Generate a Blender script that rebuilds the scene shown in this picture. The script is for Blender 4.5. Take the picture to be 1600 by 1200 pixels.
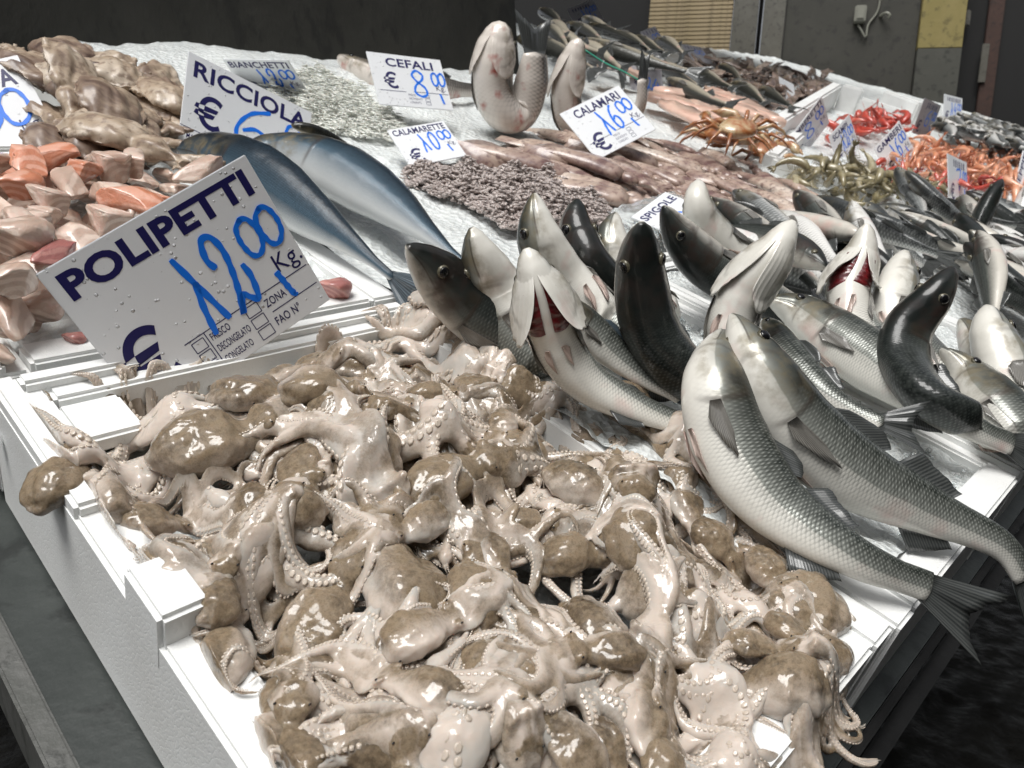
import bpy, bmesh, math, random
import numpy as np
from mathutils import Matrix, Vector, noise
R = math.radians
for o in list(bpy.data.objects): bpy.data.objects.remove(o)
scene = bpy.context.scene
COL = scene.collection
random.seed(7)
rng = np.random.default_rng(11)

# ------------------------------------------------------------------ frames
# The stall top slopes towards the street.  Everything on it is laid out in the
# stall's own frame (x along the stall, y up the slope, z off the boards) and the
# whole stall is tipped into the world at the end by TILT.
S = 0.354
R0 = np.array([[0.69553111, -0.22651136, 0.68185708],
               [-0.69034841, -0.47370618, 0.54682861],
               [0.19913702, -0.85105526, -0.48584914]])
FPX = 1204.0
CAM = np.array([0, 0, S])
UP = np.array([0.205, 0.366, 0.905]); UP /= np.linalg.norm(UP)
TILT = Vector(UP).rotation_difference(Vector((0, 0, 1))).to_matrix().to_4x4()

# ------------------------------------------------------------------ camera, sky, sun
cd = bpy.data.cameras.new("camera")
cam = bpy.data.objects.new("camera", cd); COL.objects.link(cam)
cd.sensor_width = 36; cd.lens = 36 * FPX / 1600; cd.clip_start = 0.02; cd.clip_end = 400
Mc = Matrix.Identity(4)
for i in range(3):
    Mc[i][0] = R0[i, 0]; Mc[i][1] = -R0[i, 1]; Mc[i][2] = -R0[i, 2]; Mc[i][3] = CAM[i]
cam.matrix_world = TILT @ Mc
cd.dof.use_dof = True; cd.dof.focus_distance = 0.62; cd.dof.aperture_fstop = 16
scene.camera = cam

w = bpy.data.worlds.new("World"); scene.world = w; w.use_nodes = True
wn = w.node_tree.nodes; wl = w.node_tree.links
sky = wn.new("ShaderNodeTexSky"); sky.sky_type = 'NISHITA'; sky.sun_disc = False
SUN_EL, SUN_AZ = R(60), R(252)
sky.sun_elevation = SUN_EL; sky.sun_rotation = SUN_AZ
sky.air_density = 1.0; sky.dust_density = 4.0; sky.ozone_density = 1.0
hs = wn.new("ShaderNodeHueSaturation"); hs.inputs['Saturation'].default_value = 0.22
bg = wn["Background"]; bg.inputs[1].default_value = 0.062
wl.new(sky.outputs[0], hs.inputs['Color']); wl.new(hs.outputs[0], bg.inputs[0])
sd = bpy.data.lights.new("sun", 'SUN'); sd.energy = 1.5; sd.angle = R(32); sd.color = (1, .99, .965)
sun = bpy.data.objects.new("sun", sd); COL.objects.link(sun)
def sun_dir():   # towards the sun, in world axes: nishita rotation turns clockwise from +Y
    return Vector((math.sin(SUN_AZ) * math.cos(SUN_EL), math.cos(SUN_AZ) * math.cos(SUN_EL), math.sin(SUN_EL)))
sun.rotation_euler = sun_dir().to_track_quat('Z', 'Y').to_euler()
scene.view_settings.view_transform = 'Standard'; scene.view_settings.look = 'None'
scene.view_settings.gamma = 1; scene.view_settings.exposure = 0.95
scene.view_settings.use_curve_mapping = False
scene.cycles.max_bounces = 8

# ------------------------------------------------------------------ helpers
def nrm(v):
    v = np.asarray(v, float); return v / (np.linalg.norm(v) + 1e-12)
def ray(u, v): return R0 @ np.array([(u - 800) / FPX, (v - 600) / FPX, 1.0])
def at(u, v, h=0.0):
    r = ray(u, v); return CAM + r * ((h - S) / r[2])
def over(u, v, base):        # point seen at (u,v) that stands above the given base point
    r = ray(u, v); k = (base[0] * r[0] + base[1] * r[1]) / (r[0]**2 + r[1]**2)
    return CAM + r * k
def imgdir(du, dv, toward=0.0): return nrm(R0 @ np.array([du, dv, -toward], float))

def tag(o, label=None, cat=None, group=None, kind=None):
    if label: o['label'] = label
    if cat: o['category'] = cat
    if group: o['group'] = group
    if kind: o['kind'] = kind
    return o
def empty(name, loc, label=None, cat=None, group=None):
    o = bpy.data.objects.new(name, None); o.empty_display_size = .02
    COL.objects.link(o); o.location = Vector([float(q) for q in loc])
    return tag(o, label, cat, group)
def mesh_np(name, V, F, smooth=True):
    me = bpy.data.meshes.new(name)
    V = np.ascontiguousarray(V, dtype=np.float32)
    if isinstance(F, np.ndarray):
        me.vertices.add(len(V)); me.vertices.foreach_set('co', V.ravel())
        k = F.shape[1]; m = len(F)
        me.loops.add(m * k); me.loops.foreach_set('vertex_index', np.ascontiguousarray(F, dtype=np.int32).ravel())
        me.polygons.add(m); me.polygons.foreach_set('loop_start', np.arange(0, m * k, k, dtype=np.int32))
        me.update(calc_edges=True); me.validate()
    else:
        me.from_pydata(V.tolist(), [], F); me.update()
    me.polygons.foreach_set('use_smooth', np.full(len(me.polygons), smooth))
    return me
def attr(me, nm, vals):
    a = me.attributes.new(nm, 'FLOAT', 'POINT'); a.data.foreach_set('value', np.asarray(vals, np.float32))
def obj(name, me, mat=None, parent=None, loc=None):
    o = bpy.data.objects.new(name, me); COL.objects.link(o)
    if mat:
        if len(me.materials) == 0: me.materials.append(mat)
    if parent: o.parent = parent
    if loc is not None: o.location = Vector([float(q) for q in loc])
    return o
def copy_tree(o, parent=None):
    c = o.copy(); COL.objects.link(c)
    if parent: c.parent = parent
    for ch in [x for x in o.children]: copy_tree(ch, c)
    return c
def crom(P, n, power=1.0):
    P = np.asarray(P, float)
    Q = np.vstack([2 * P[0] - P[1], P, 2 * P[-1] - P[-2]])
    out = []
    for i in range(len(P) - 1):
        p0, p1, p2, p3 = Q[i], Q[i + 1], Q[i + 2], Q[i + 3]
        for t in np.linspace(0, 1, 24, endpoint=False):
            out.append(.5 * ((2 * p1) + (-p0 + p2) * t + (2 * p0 - 5 * p1 + 4 * p2 - p3) * t**2 + (-p0 + 3 * p1 - 3 * p2 + p3) * t**3))
    out.append(P[-1]); out = np.array(out)
    d = np.concatenate([[0], np.cumsum(np.linalg.norm(np.diff(out, axis=0), axis=1))])
    s = np.linspace(0, 1, n)**power * d[-1]
    return np.stack([np.interp(s, d, out[:, k]) for k in range(out.shape[1])], 1), d[-1]
def smoothstep(a, b, x):
    t = np.clip((x - a) / (b - a), 0, 1); return t * t * (3 - 2 * t)
def grid_faces(n, m, closed=True):
    F = []
    for i in range(n - 1):
        for j in range(m if closed else m - 1):
            j2 = (j + 1) % m
            F.append((i * m + j, i * m + j2, (i + 1) * m + j2, (i + 1) * m + j))
    return F
def tube(P, rad, k=8, flat=(1, 1)):
    P = np.asarray(P, float); n = len(P); rad = np.broadcast_to(rad, (n,))
    T = np.gradient(P, axis=0); V = []
    ref = np.array([0, 0, 1.0])
    for i in range(n):
        t = nrm(T[i]); s = np.cross(t, ref)
        if np.linalg.norm(s) < .2: s = np.cross(t, [0, 1.0, 0])
        s = nrm(s); u = np.cross(s, t)
        for j in range(k):
            a = 2 * math.pi * j / k
            V.append(P[i] + rad[i] * (flat[0] * math.cos(a) * s + flat[1] * math.sin(a) * u))
    F = grid_faces(n, k); V = list(V)
    F.append(tuple(range(k))[::-1]); F.append(tuple(range((n - 1) * k, n * k)))
    return np.array(V), F
def join(parts):
    Vs, Fs, o = [], [], 0
    for V, F in parts:
        Vs.append(np.asarray(V)); Fs += [tuple(int(i) + o for i in f) for f in F]; o += len(V)
    return np.vstack(Vs), Fs
def ellipsoid(c, r, n=10, m=14, M=None):
    V = []
    for i in range(n + 1):
        th = math.pi * i / n
        for j in range(m):
            ph = 2 * math.pi * j / m
            V.append((r[0] * math.sin(th) * math.cos(ph), r[1] * math.sin(th) * math.sin(ph), r[2] * math.cos(th)))
    V = np.array(V)
    if M is not None: V = V @ np.asarray(M).T
    return V + np.asarray(c), grid_faces(n + 1, m)
def bmbox(boxes, bevel=0.003, seg=2):
    """several boxes (x0,x1,y0,y1,z0,z1), each bevelled, in one mesh"""
    bm = bmesh.new()
    for (x0, x1, y0, y1, z0, z1) in boxes:
        r = bmesh.ops.create_cube(bm, size=1)
        for v in r['verts']:
            v.co = Vector(((x0 + x1) / 2 + v.co.x * (x1 - x0), (y0 + y1) / 2 + v.co.y * (y1 - y0), (z0 + z1) / 2 + v.co.z * (z1 - z0)))
    if bevel: bmesh.ops.bevel(bm, geom=bm.edges[:], offset=bevel, segments=seg, affect='EDGES', clamp_overlap=True)
    me = bpy.data.meshes.new('m'); bm.to_mesh(me); bm.free()
    return me
def nz(p, f, seed=0): return noise.noise(Vector((p[0] * f + seed * 7.3, p[1] * f - seed * 3.1, p[2] * f + seed)))
def evaluated(o):
    dg = bpy.context.evaluated_depsgraph_get(); dg.update()
    e = o.evaluated_get(dg); me = e.to_mesh()
    V = np.empty(len(me.vertices) * 3, np.float32); me.vertices.foreach_get('co', V)
    N = np.empty(len(me.vertices) * 3, np.float32); me.vertices.foreach_get('normal', N)
    q = np.array([list(p.vertices) if len(p.vertices) == 4 else list(p.vertices) + [p.vertices[-1]] for p in me.polygons], np.int32)
    e.to_mesh_clear()
    return V.reshape(-1, 3).astype(float), N.reshape(-1, 3).astype(float), q
def remesh(V, F, vox, smooth=4, fac=.5):
    me = bpy.data.meshes.new('tmp'); me.from_pydata(np.asarray(V).tolist(), [], F); me.update()
    o = bpy.data.objects.new('tmp', me); COL.objects.link(o)
    m = o.modifiers.new('r', 'REMESH'); m.mode = 'VOXEL'; m.voxel_size = vox
    if smooth:
        s = o.modifiers.new('s', 'SMOOTH'); s.iterations = smooth; s.factor = fac
    r = evaluated(o)
    bpy.data.objects.remove(o); bpy.data.meshes.remove(me)
    return r

class Heights:
    def __init__(s, x0, x1, y0, y1, res, base):
        s.x0, s.y0, s.res = x0, y0, res
        s.nx, s.ny = int((x1 - x0) / res) + 1, int((y1 - y0) / res) + 1
        s.H = np.full((s.nx, s.ny), float(base))
    def idx(s, x, y):
        return np.clip(((np.asarray(x) - s.x0) / s.res).round().astype(int), 0, s.nx - 1), np.clip(((np.asarray(y) - s.y0) / s.res).round().astype(int), 0, s.ny - 1)
    def xy(s):
        return np.meshgrid(s.x0 + np.arange(s.nx) * s.res, s.y0 + np.arange(s.ny) * s.res, indexing='ij')
    def blur(s, k, it=2):
        A = s.H
        for _ in range(it):
            for ax in (0, 1):
                P = np.concatenate([np.repeat(np.take(A, [0], ax), k, ax), A, np.repeat(np.take(A, [-1], ax), k, ax)], ax)
                C = np.cumsum(P, ax); Z = np.zeros_like(np.take(C, [0], ax)); C = np.concatenate([Z, C], ax)
                n = A.shape[ax]; w_ = 2 * k + 1
                A = (np.take(C, np.arange(w_, w_ + n), ax) - np.take(C, np.arange(0, n), ax)) / w_
        return A
    def sample(s, A, x, y):
        fx = np.clip((np.asarray(x) - s.x0) / s.res, 0, s.nx - 1.001); fy = np.clip((np.asarray(y) - s.y0) / s.res, 0, s.ny - 1.001)
        i, j = fx.astype(int), fy.astype(int); a, b = fx - i, fy - j
        return A[i, j] * (1 - a) * (1 - b) + A[i + 1, j] * a * (1 - b) + A[i, j + 1] * (1 - a) * b + A[i + 1, j + 1] * a * b
    def drop(s, pts, r, thick, q=.7):
        """rest a body made of discs (points, radius) on the heap; returns z of its underside"""
        gi, gj = [], []
        n = max(1, int(r / s.res))
        for p in pts:
            i, j = s.idx(p[0], p[1])
            a, b = np.meshgrid(np.arange(i - n, i + n + 1), np.arange(j - n, j + n + 1), indexing='ij')
            k = ((a - i)**2 + (b - j)**2 <= n * n) & (a >= 0) & (b >= 0) & (a < s.nx) & (b < s.ny)
            gi.append(a[k]); gj.append(b[k])
        gi, gj = np.concatenate(gi), np.concatenate(gj)
        if len(gi) == 0: return 0.
        z = float(np.quantile(s.H[gi, gj], q))
        s.H[gi, gj] = np.maximum(s.H[gi, gj], z + thick)
        return z

# ------------------------------------------------------------------ materials
def nodes(name):
    m = bpy.data.materials.new(name); m.use_nodes = True
    return m, m.node_tree.nodes, m.node_tree.links, m.node_tree.nodes["Principled BSDF"]
class NB:
    """tiny node builder"""
    def __init__(s, name):
        s.m, s.n, s.l, s.b = nodes(name)
    def new(s, t, **kw):
        q = s.n.new(t)
        for k, v in kw.items(): setattr(q, k, v)
        return q
    def put(s, sock, v):
        if hasattr(v, 'links') or hasattr(v, 'is_output'): s.l.new(v, sock)
        else: sock.default_value = v
    def coord(s, kind='Object', scale=None, rot=None):
        t = s.new("ShaderNodeTexCoord").outputs[kind]
        if scale is None and rot is None: return t
        mp = s.new("ShaderNodeMapping"); s.l.new(t, mp.inputs[0])
        if scale is not None: mp.inputs['Scale'].default_value = scale
        if rot is not None: mp.inputs['Rotation'].default_value = rot
        return mp.outputs[0]
    def noise(s, vec, scale, detail=4, rough=.55, dist=0.):
        q = s.new("ShaderNodeTexNoise"); q.inputs['Scale'].default_value = scale; q.inputs['Detail'].default_value = detail
        q.inputs['Roughness'].default_value = rough; q.inputs['Distortion'].default_value = dist
        s.l.new(vec, q.inputs['Vector']); return q.outputs[0]
    def voro(s, vec, scale, feature='F1', randomness=1., out=0):
        q = s.new("ShaderNodeTexVoronoi", feature=feature); q.inputs['Scale'].default_value = scale
        q.inputs['Randomness'].default_value = randomness
        s.l.new(vec, q.inputs['Vector']); return q.outputs[out]
    def ramp(s, v, stops, interp='LINEAR'):
        q = s.new("ShaderNodeValToRGB"); s.l.new(v, q.inputs[0]); e = q.color_ramp; e.interpolation = interp
        while len(e.elements) < len(stops): e.elements.new(.5)
        for k, (p, c) in enumerate(stops):
            e.elements[k].position = p; e.elements[k].color = (c, c, c, 1) if isinstance(c, (int, float)) else (*c, 1)
        return q.outputs[0]
    def mix(s, f, a, b, mode='MIX'):
        q = s.new("ShaderNodeMix", data_type='RGBA', blend_type=mode)
        s.put(q.inputs[0], f)
        for sk, v in ((q.inputs[6], a), (q.inputs[7], b)):
            if isinstance(v, tuple): sk.default_value = (*v, 1)
            else: s.l.new(v, sk)
        return q.outputs[2]
    def math(s, op, a, b=0., c=0.):
        q = s.new("ShaderNodeMath", operation=op)
        s.put(q.inputs[0], a); s.put(q.inputs[1], b); s.put(q.inputs[2], c); return q.outputs[0]
    def attr(s, nm, typ='GEOMETRY'):
        q = s.new("ShaderNodeAttribute", attribute_type=typ, attribute_name=nm); return q.outputs['Fac']
    def bump(s, h, strength, dist, prev=None):
        q = s.new("ShaderNodeBump"); q.inputs['Strength'].default_value = strength; q.inputs['Distance'].default_value = dist
        s.l.new(h, q.inputs['Height'])
        if prev: s.l.new(prev, q.inputs['Normal'])
        return q.outputs[0]
    def set(s, **kw):
        for k, v in kw.items():
            sk = s.b.inputs[k.replace('_', ' ')]
            if isinstance(v, tuple) and len(v) == 3 and sk.type == 'RGBA': v = (*v, 1)
            s.put(sk, v)
        return s.m
def plain(name, c, rough=.5, **kw):
    q = NB(name); return q.set(Base_Color=c, Roughness=rough, **kw)

def m_eps():
    q = NB('polystyrene'); c = q.coord()
    cells = q.voro(c, 260, 'DISTANCE_TO_EDGE'); big = q.noise(c, 14, 4)
    cr = q.ramp(cells, [(0, 0.), (.16, 1.)])
    col = q.mix(q.ramp(big, [(.35, 0.), (.75, 1.)]), (.82, .83, .82), (.74, .74, .72))
    dirt = q.ramp(q.noise(c, 55, 3), [(.72, 0.), (.8, 1.)])
    col = q.mix(q.math('MULTIPLY', dirt, .35), col, (.5, .47, .4))
    nb = q.bump(cr, .2, .0006); nb = q.bump(q.noise(c, 90, 3), .12, .002, nb)
    return q.set(Base_Color=col, Roughness=.45, Normal=nb, Subsurface_Weight=.08, Subsurface_Radius=(.01, .01, .01))
def m_ice(name='crushed_ice', tint=(.80, .83, .82), sc=1.):
    q = NB(name); c = q.coord()
    v = q.voro(c, 95 * sc); n = q.noise(c, 35 * sc, 6, .7)
    col = q.mix(q.ramp(n, [(.3, 0.), (.7, 1.)]), tuple(k * .88 for k in tint), tint)
    nb = q.bump(v, .8, .006); nb = q.bump(q.noise(c, 160 * sc, 5, .7), .6, .004, nb)
    return q.set(Base_Color=col, Roughness=.22, Normal=nb, Subsurface_Weight=.25, Subsurface_Radius=(.02, .022, .024), Specular_IOR_Level=.5)
def m_ice_chip():
    q = NB('ice_chip'); c = q.coord()
    return q.set(Base_Color=(.86, .9, .9), Roughness=.08, Transmission_Weight=.75, IOR=1.31, Normal=q.bump(q.noise(c, 200, 4), .5, .002))
def m_octo(name, pale, mid, dark):
    q = NB(name); c = q.coord()
    tone = q.attr('tone', 'OBJECT'); pig = q.attr('pig')
    n1 = q.noise(c, 45, 5, .65, .6); n2 = q.noise(c, 260, 5, .7); n3 = q.noise(c, 900, 3, .6)
    p = q.math('ADD', q.math('MULTIPLY', pig, 1.25), q.math('MULTIPLY', q.math('SUBTRACT', n1, .5), .9))
    p = q.math('ADD', p, q.math('MULTIPLY', q.math('SUBTRACT', tone, .5), .85))
    pf = q.ramp(p, [(.15, 0.), (1.0, 1.)])
    col = q.mix(pf, pale, mid)
    gy = q.math('MULTIPLY', q.ramp(q.noise(c, 24, 3), [(.48, 0.), (.62, .7)]), q.math('SUBTRACT', 1., pf))
    col = q.mix(gy, col, (.44, .425, .39))
    sp = q.ramp(q.math('ADD', n2, q.math('MULTIPLY', q.math('SUBTRACT', q.noise(c, 28, 3), .5), .9)), [(.42, 0.), (.72, 1.)])
    col = q.mix(q.math('MULTIPLY', sp, q.math('MULTIPLY', pf, .8)), col, dark)
    sp2 = q.ramp(n3, [(.52, 0.), (.62, 1.)])
    col = q.mix(q.math('MULTIPLY', sp2, q.math('MULTIPLY', pf, .3)), col, dark)
    nb = q.bump(n2, .14, .002); nb = q.bump(q.noise(c, 60, 2), .3, .006, nb)
    cb = q.bump(q.noise(c, 62, 2, .5, .6), .45, .007)
    m = q.set(Base_Color=col, Roughness=.38, Normal=nb, Coat_Weight=1., Coat_Roughness=.035, Coat_IOR=1.55, Specular_IOR_Level=.12,
              Subsurface_Weight=.35, Subsurface_Radius=(.008, .005, .0035), Subsurface_Scale=1.)
    q.l.new(cb, q.b.inputs['Coat Normal']); q.l.new(q.ramp(n1, [(.35, .55), (.6, 1.)]), q.b.inputs['Coat Weight'])
    return m
def m_fish(name, back, side, belly, scale_mm=3.2, e0=.28, e1=.5, metallic=.28, blush=(.62, .36, .32), headc=(.20, .165, .10), blotch=.55):
    q = NB(name); c = q.coord()
    s_ = q.attr('s'); ph = q.attr('ph'); n = q.noise(c, 40, 4)
    pw = q.math('ADD', ph, q.math('MULTIPLY', q.math('SUBTRACT', n, .5), .04))
    uv = q.new("ShaderNodeUVMap", uv_map='metres').outputs[0]
    mp = q.new("ShaderNodeMapping"); q.l.new(uv, mp.inputs[0]); mp.inputs['Rotation'].default_value = (0, 0, R(45))
    sc = 1000 / scale_mm
    d = q.voro(mp.outputs[0], sc, 'F1', .12); cellc = q.voro(mp.outputs[0], sc, 'F1', .12, out=1)
    body = q.math('MULTIPLY', q.ramp(s_, [(.22, 0.), (.40, 1.)]), q.ramp(ph, [(.52, 1.), (.8, .15)]))
    col = q.ramp(pw, [(max(e0 - .16, 0.02), back), (e0, tuple(.5 * a + .5 * b for a, b in zip(back, side))), (e0 + .1, side), (e1, tuple(.4 * a + .6 * b for a, b in zip(side, belly))), (e1 + .12, belly)])
    edge = q.ramp(d, [(.30, 0.), (.60, 1.)])
    col = q.mix(q.math('MULTIPLY', q.math('MULTIPLY', edge, body), .62), col, tuple(k * .7 for k in back))
    ctr = q.math('MULTIPLY', q.math('MULTIPLY', q.ramp(d, [(.05, 1.), (.3, 0.)]), body), q.ramp(ph, [(.1, .12), (.45, .55), (.6, .1)]))
    col = q.mix(ctr, col, tuple(min(.85, k * 1.9 + .05) for k in side))
    g = q.new("ShaderNodeSeparateColor"); q.l.new(cellc, g.inputs[0])
    col = q.mix(q.math('MULTIPLY', q.math('MULTIPLY', g.outputs[0], body), .14), col, tuple(min(.8, k * 1.7 + .02) for k in side))
    bl = q.math('MULTIPLY', q.ramp(q.noise(c, 22, 3), [(.56, 0.), (.72, 1.)]), q.ramp(ph, [(.5, 0.), (.75, blotch)]))
    col = q.mix(bl, col, blush)
    hd = q.math('MULTIPLY', q.ramp(s_, [(.2, 1.), (.3, 0.)]), q.ramp(q.noise(c, 60, 4), [(.42, .05), (.62, .75)]))
    op = q.math('MULTIPLY', q.math('MULTIPLY', q.ramp(s_, [(.19, 0.), (.235, 1.), (.265, 1.), (.30, 0.)]), q.ramp(ph, [(.22, 0.), (.3, 1.), (.42, .8), (.52, 0.)])), q.ramp(q.noise(c, 80, 3), [(.35, .2), (.55, .9)]))
    col = q.mix(op, col, (.025, .022, .016))
    col = q.mix(q.math('MULTIPLY', hd, q.ramp(ph, [(.2, .3), (.4, 1.), (.66, .8), (.8, .12)])), col, headc)
    # mouth slit, gill cover rim and cheek line
    ml = q.math('ABSOLUTE', q.math('SUBTRACT', ph, q.math('ADD', q.math('MULTIPLY', s_, .8), .47)))
    ml = q.math('MULTIPLY', q.ramp(ml, [(.006, 1.), (.022, 0.)]), q.ramp(s_, [(.105, 1.), (.125, 0.)]))
    ed = q.math('ADD', q.math('MULTIPLY', q.math('COSINE', q.math('MULTIPLY', q.math('SUBTRACT', ph, .55), 3.)), .035), .248)
    gl = q.ramp(q.math('ABSOLUTE', q.math('SUBTRACT', s_, ed)), [(.002, 1.), (.010, 0.)])
    gl = q.math('MULTIPLY', gl, q.ramp(ph, [(.25, 0.), (.36, 1.), (.66, 1.), (.8, 0.)]))
    ck = q.math('ADD', q.math('MULTIPLY', q.math('COSINE', q.math('MULTIPLY', ph, 5.)), .02), .158)
    ck = q.math('MULTIPLY', q.ramp(q.math('ABSOLUTE', q.math('SUBTRACT', s_, ck)), [(.002, .6), (.009, 0.)]), q.ramp(ph, [(.3, 0.), (.4, 1.), (.75, 1.), (.85, 0.)]))
    ln = q.math('MAXIMUM', q.math('MAXIMUM', ml, gl), ck)
    col = q.mix(q.math('MULTIPLY', ln, .55), col, (.05, .035, .028))
    hb = q.bump(q.math('MULTIPLY', d, body), .28, .0009)
    hb = q.bump(q.math('SUBTRACT', 1., ln), .3, .001, hb)
    nb = q.bump(q.noise(c, 120, 3), .12, .002, hb)
    met = q.math('MULTIPLY', q.ramp(ph, [(.15, .15), (.4, 1.), (.7, .3)]), metallic)
    m = q.set(Base_Color=col, Roughness=.30, Metallic=met, Normal=nb, Coat_Weight=.6, Coat_Roughness=.10, Coat_IOR=1.4, Specular_IOR_Level=.15)
    cb = q.bump(q.noise(c, 55, 2), .22, .006, hb); q.l.new(cb, q.b.inputs['Coat Normal'])
    return m
def m_fin(name, c0, c1):
    q = NB(name); uv = q.new("ShaderNodeUVMap", uv_map='metres').outputs[0]
    wv = q.new("ShaderNodeTexWave", wave_type='BANDS', bands_direction='X'); wv.inputs['Scale'].default_value = 5.; wv.inputs['Distortion'].default_value = .6
    q.l.new(uv, wv.inputs[0])
    col = q.mix(wv.outputs[1], c0, c1)
    return q.set(Base_Color=col, Roughness=.3, Normal=q.bump(wv.outputs[1], .25, .0006), Coat_Weight=.5, Coat_Roughness=.1, Transmission_Weight=.0)
def m_flesh(name, c0, c1, c2):
    q = NB(name); c = q.coord()
    wv = q.new("ShaderNodeTexWave", wave_type='RINGS'); wv.inputs['Scale'].default_value = 42; wv.inputs['Distortion'].default_value = 7; wv.inputs['Detail'].default_value = 3
    wv.inputs['Detail Scale'].default_value = .6
    q.l.new(c, wv.inputs[0])
    rnd = q.new("ShaderNodeObjectInfo").outputs['Random']
    col = q.mix(q.ramp(wv.outputs[1], [(.3, 0.), (.8, 1.)]), tuple(k * .86 for k in c0), c1)
    col = q.mix(q.ramp(q.noise(c, 38, 4), [(.5, 0.), (.72, .8)]), col, c2)
    col = q.mix(q.math('MULTIPLY', rnd, .35), col, tuple(k * .8 for k in c0))
    return q.set(Base_Color=col, Roughness=.4, Coat_Weight=.7, Coat_Roughness=.1, Normal=q.bump(q.noise(c, 110, 5, .65), .55, .003), Subsurface_Weight=.25, Subsurface_Radius=(.01, .004, .003))
def m_skin(name, stops, scale=40, rough=.35, coat=.8, spots=None, bump=.3):
    q = NB(name); c = q.coord()
    rnd = q.new("ShaderNodeObjectInfo").outputs['Random']
    n = q.noise(c, scale, 5, .65, .5)
    n = q.math('ADD', n, q.math('MULTIPLY', q.math('SUBTRACT', rnd, .5), .22))
    col = q.ramp(n, stops)
    if spots:
        col = q.mix(q.ramp(q.noise(c, scale * 7, 3), [(.5, 0.), (.64, .7)]), col, spots)
    return q.set(Base_Color=col, Roughness=rough, Coat_Weight=coat, Coat_Roughness=.08, Normal=q.bump(q.noise(c, scale * 2, 3), bump, .004), Subsurface_Weight=.12, Subsurface_Radius=(.006, .004, .003))
def m_card():
    q = NB('frosted_card'); c = q.coord()
    drops = q.ramp(q.voro(c, 130), [(.12, 1.), (.2, 0.)])
    mask = q.ramp(q.noise(c, 22, 2), [(.47, 0.), (.56, 1.)])
    n = q.noise(c, 9, 3)
    col = q.mix(n, (.78, .80, .83), (.84, .85, .86))
    dots = q.ramp(q.noise(c, 330, 2), [(.74, 0.), (.78, .4)])
    col = q.mix(dots, col, (.2, .2, .22))
    return q.set(Base_Color=col, Roughness=.32, Normal=q.bump(q.math('MULTIPLY', drops, mask), 1., .003), Subsurface_Weight=.15, Subsurface_Radius=(.004, .004, .004), Coat_Weight=.4, Coat_Roughness=.12)
def m_wall(name, c0, c1, sc=6., bump=.4, rough=.7):
    q = NB(name); c = q.coord()
    n = q.noise(c, sc, 6, .65, .8); n2 = q.noise(q.coord(scale=(1, 1, .35)), sc * 4, 4, .6)
    col = q.mix(q.ramp(n, [(.4, 0.), (.68, 1.)]), c0, c1)
    col = q.mix(q.ramp(n2, [(.55, 0.), (.66, .8)]), col, tuple(k * .45 for k in c0))
    return q.set(Base_Color=col, Roughness=rough, Normal=q.bump(n2, bump, .01))

M = {}
M['eps'] = m_eps(); M['ice'] = m_ice(); M['ice_clear'] = m_ice('wet_ice', (.74, .77, .76), 1.3); M['chip'] = m_ice_chip()
M['octo'] = m_octo('octopus_skin', (.575, .495, .43), (.255, .195, .13), (.07, .05, .032))
M['sucker'] = m_skin('sucker_flesh', [(.3, (.48, .40, .33)), (.7, (.62, .54, .45))], 60)
M['cuttle'] = m_skin('cuttlefish_skin', [(.3, (.09, .055, .045)), (.40, (.22, .155, .115)), (.55, (.40, .31, .225)), (.75, (.56, .48, .39))], 13, spots=(.16, .105, .075), coat=.18, rough=.45)
M['bass'] = m_fish('bass_skin', (.022, .027, .023), (.27, .28, .255), (.74, .72, .66), 2.3, .44, .555)
M['bass_dark'] = m_fish('bass_skin_dark', (.012, .015, .014), (.075, .082, .075), (.58, .55, .49), 2.3, .40, .64, .15, headc=(.05, .03, .025))
M['bass_small'] = m_fish('small_fish_skin', (.03, .034, .035), (.36, .37, .36), (.74, .73, .7), 4., .34, .48)
M['jack'] = m_fish('amberjack_skin', (.006, .011, .018), (.06, .105, .145), (.64, .66, .66), 1.2, .40, .66, .15, blush=(.6, .6, .58))
M['mullet'] = m_fish('mullet_skin', (.05, .046, .04), (.20, .18, .16), (.74, .68, .62), 6., .34, .5, .15, blush=(.42, .07, .05), blotch=.95)
M['mackerel'] = m_fish('mackerel_skin', (.010, .011, .010), (.06, .06, .05), (.42, .38, .30), 2.4, .40, .58, .15)
M['fin'] = m_fin('dark_fin', (.03, .034, .034), (.075, .078, .075)); M['fin_side'] = m_fin('side_fin', (.09, .085, .075), (.22, .21, .19)); M['fin_pale'] = m_fin('pale_fin', (.42, .28, .24), (.58, .5, .44)); M['fin_blue'] = m_fin('blue_fin', (.02, .03, .042), (.09, .12, .14))
M['gill'] = m_skin('red_gill', [(.3, (.05, .002, .004)), (.7, (.17, .006, .010))], 60)
M['plate'] = m_skin('gill_cover_skin', [(.3, (.58, .50, .46)), (.5, (.74, .69, .65)), (.62, (.72, .66, .62)), (.78, (.50, .27, .24))], 26)
M['black'] = plain('wet_black', (.006, .006, .007), .15); M['ring'] = plain('eye_silver', (.11, .10, .07), .2, Metallic=.2)
M['card'] = m_card(); M['navy'] = plain('navy_print', (.010, .008, .09), .45); M['marker'] = plain('blue_marker', (.008, .18, .82), .35)
M['salmon'] = m_flesh('salmon_flesh', (.70, .27, .15), (.76, .42, .31), (.72, .48, .40)); M['sword'] = m_flesh('pale_fish_flesh', (.62, .45, .36), (.74, .60, .51), (.58, .32, .27))
M['tuna'] = m_flesh('pink_fish_flesh', (.45, .17, .15), (.55, .27, .23), (.36, .10, .10))
M['squid'] = m_skin('squid_skin', [(.28, (.16, .09, .08)), (.42, (.34, .24, .20)), (.58, (.48, .37, .30)), (.78, (.66, .57, .49))], 16, coat=.35, bump=.5, spots=(.13, .065, .065))
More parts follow.
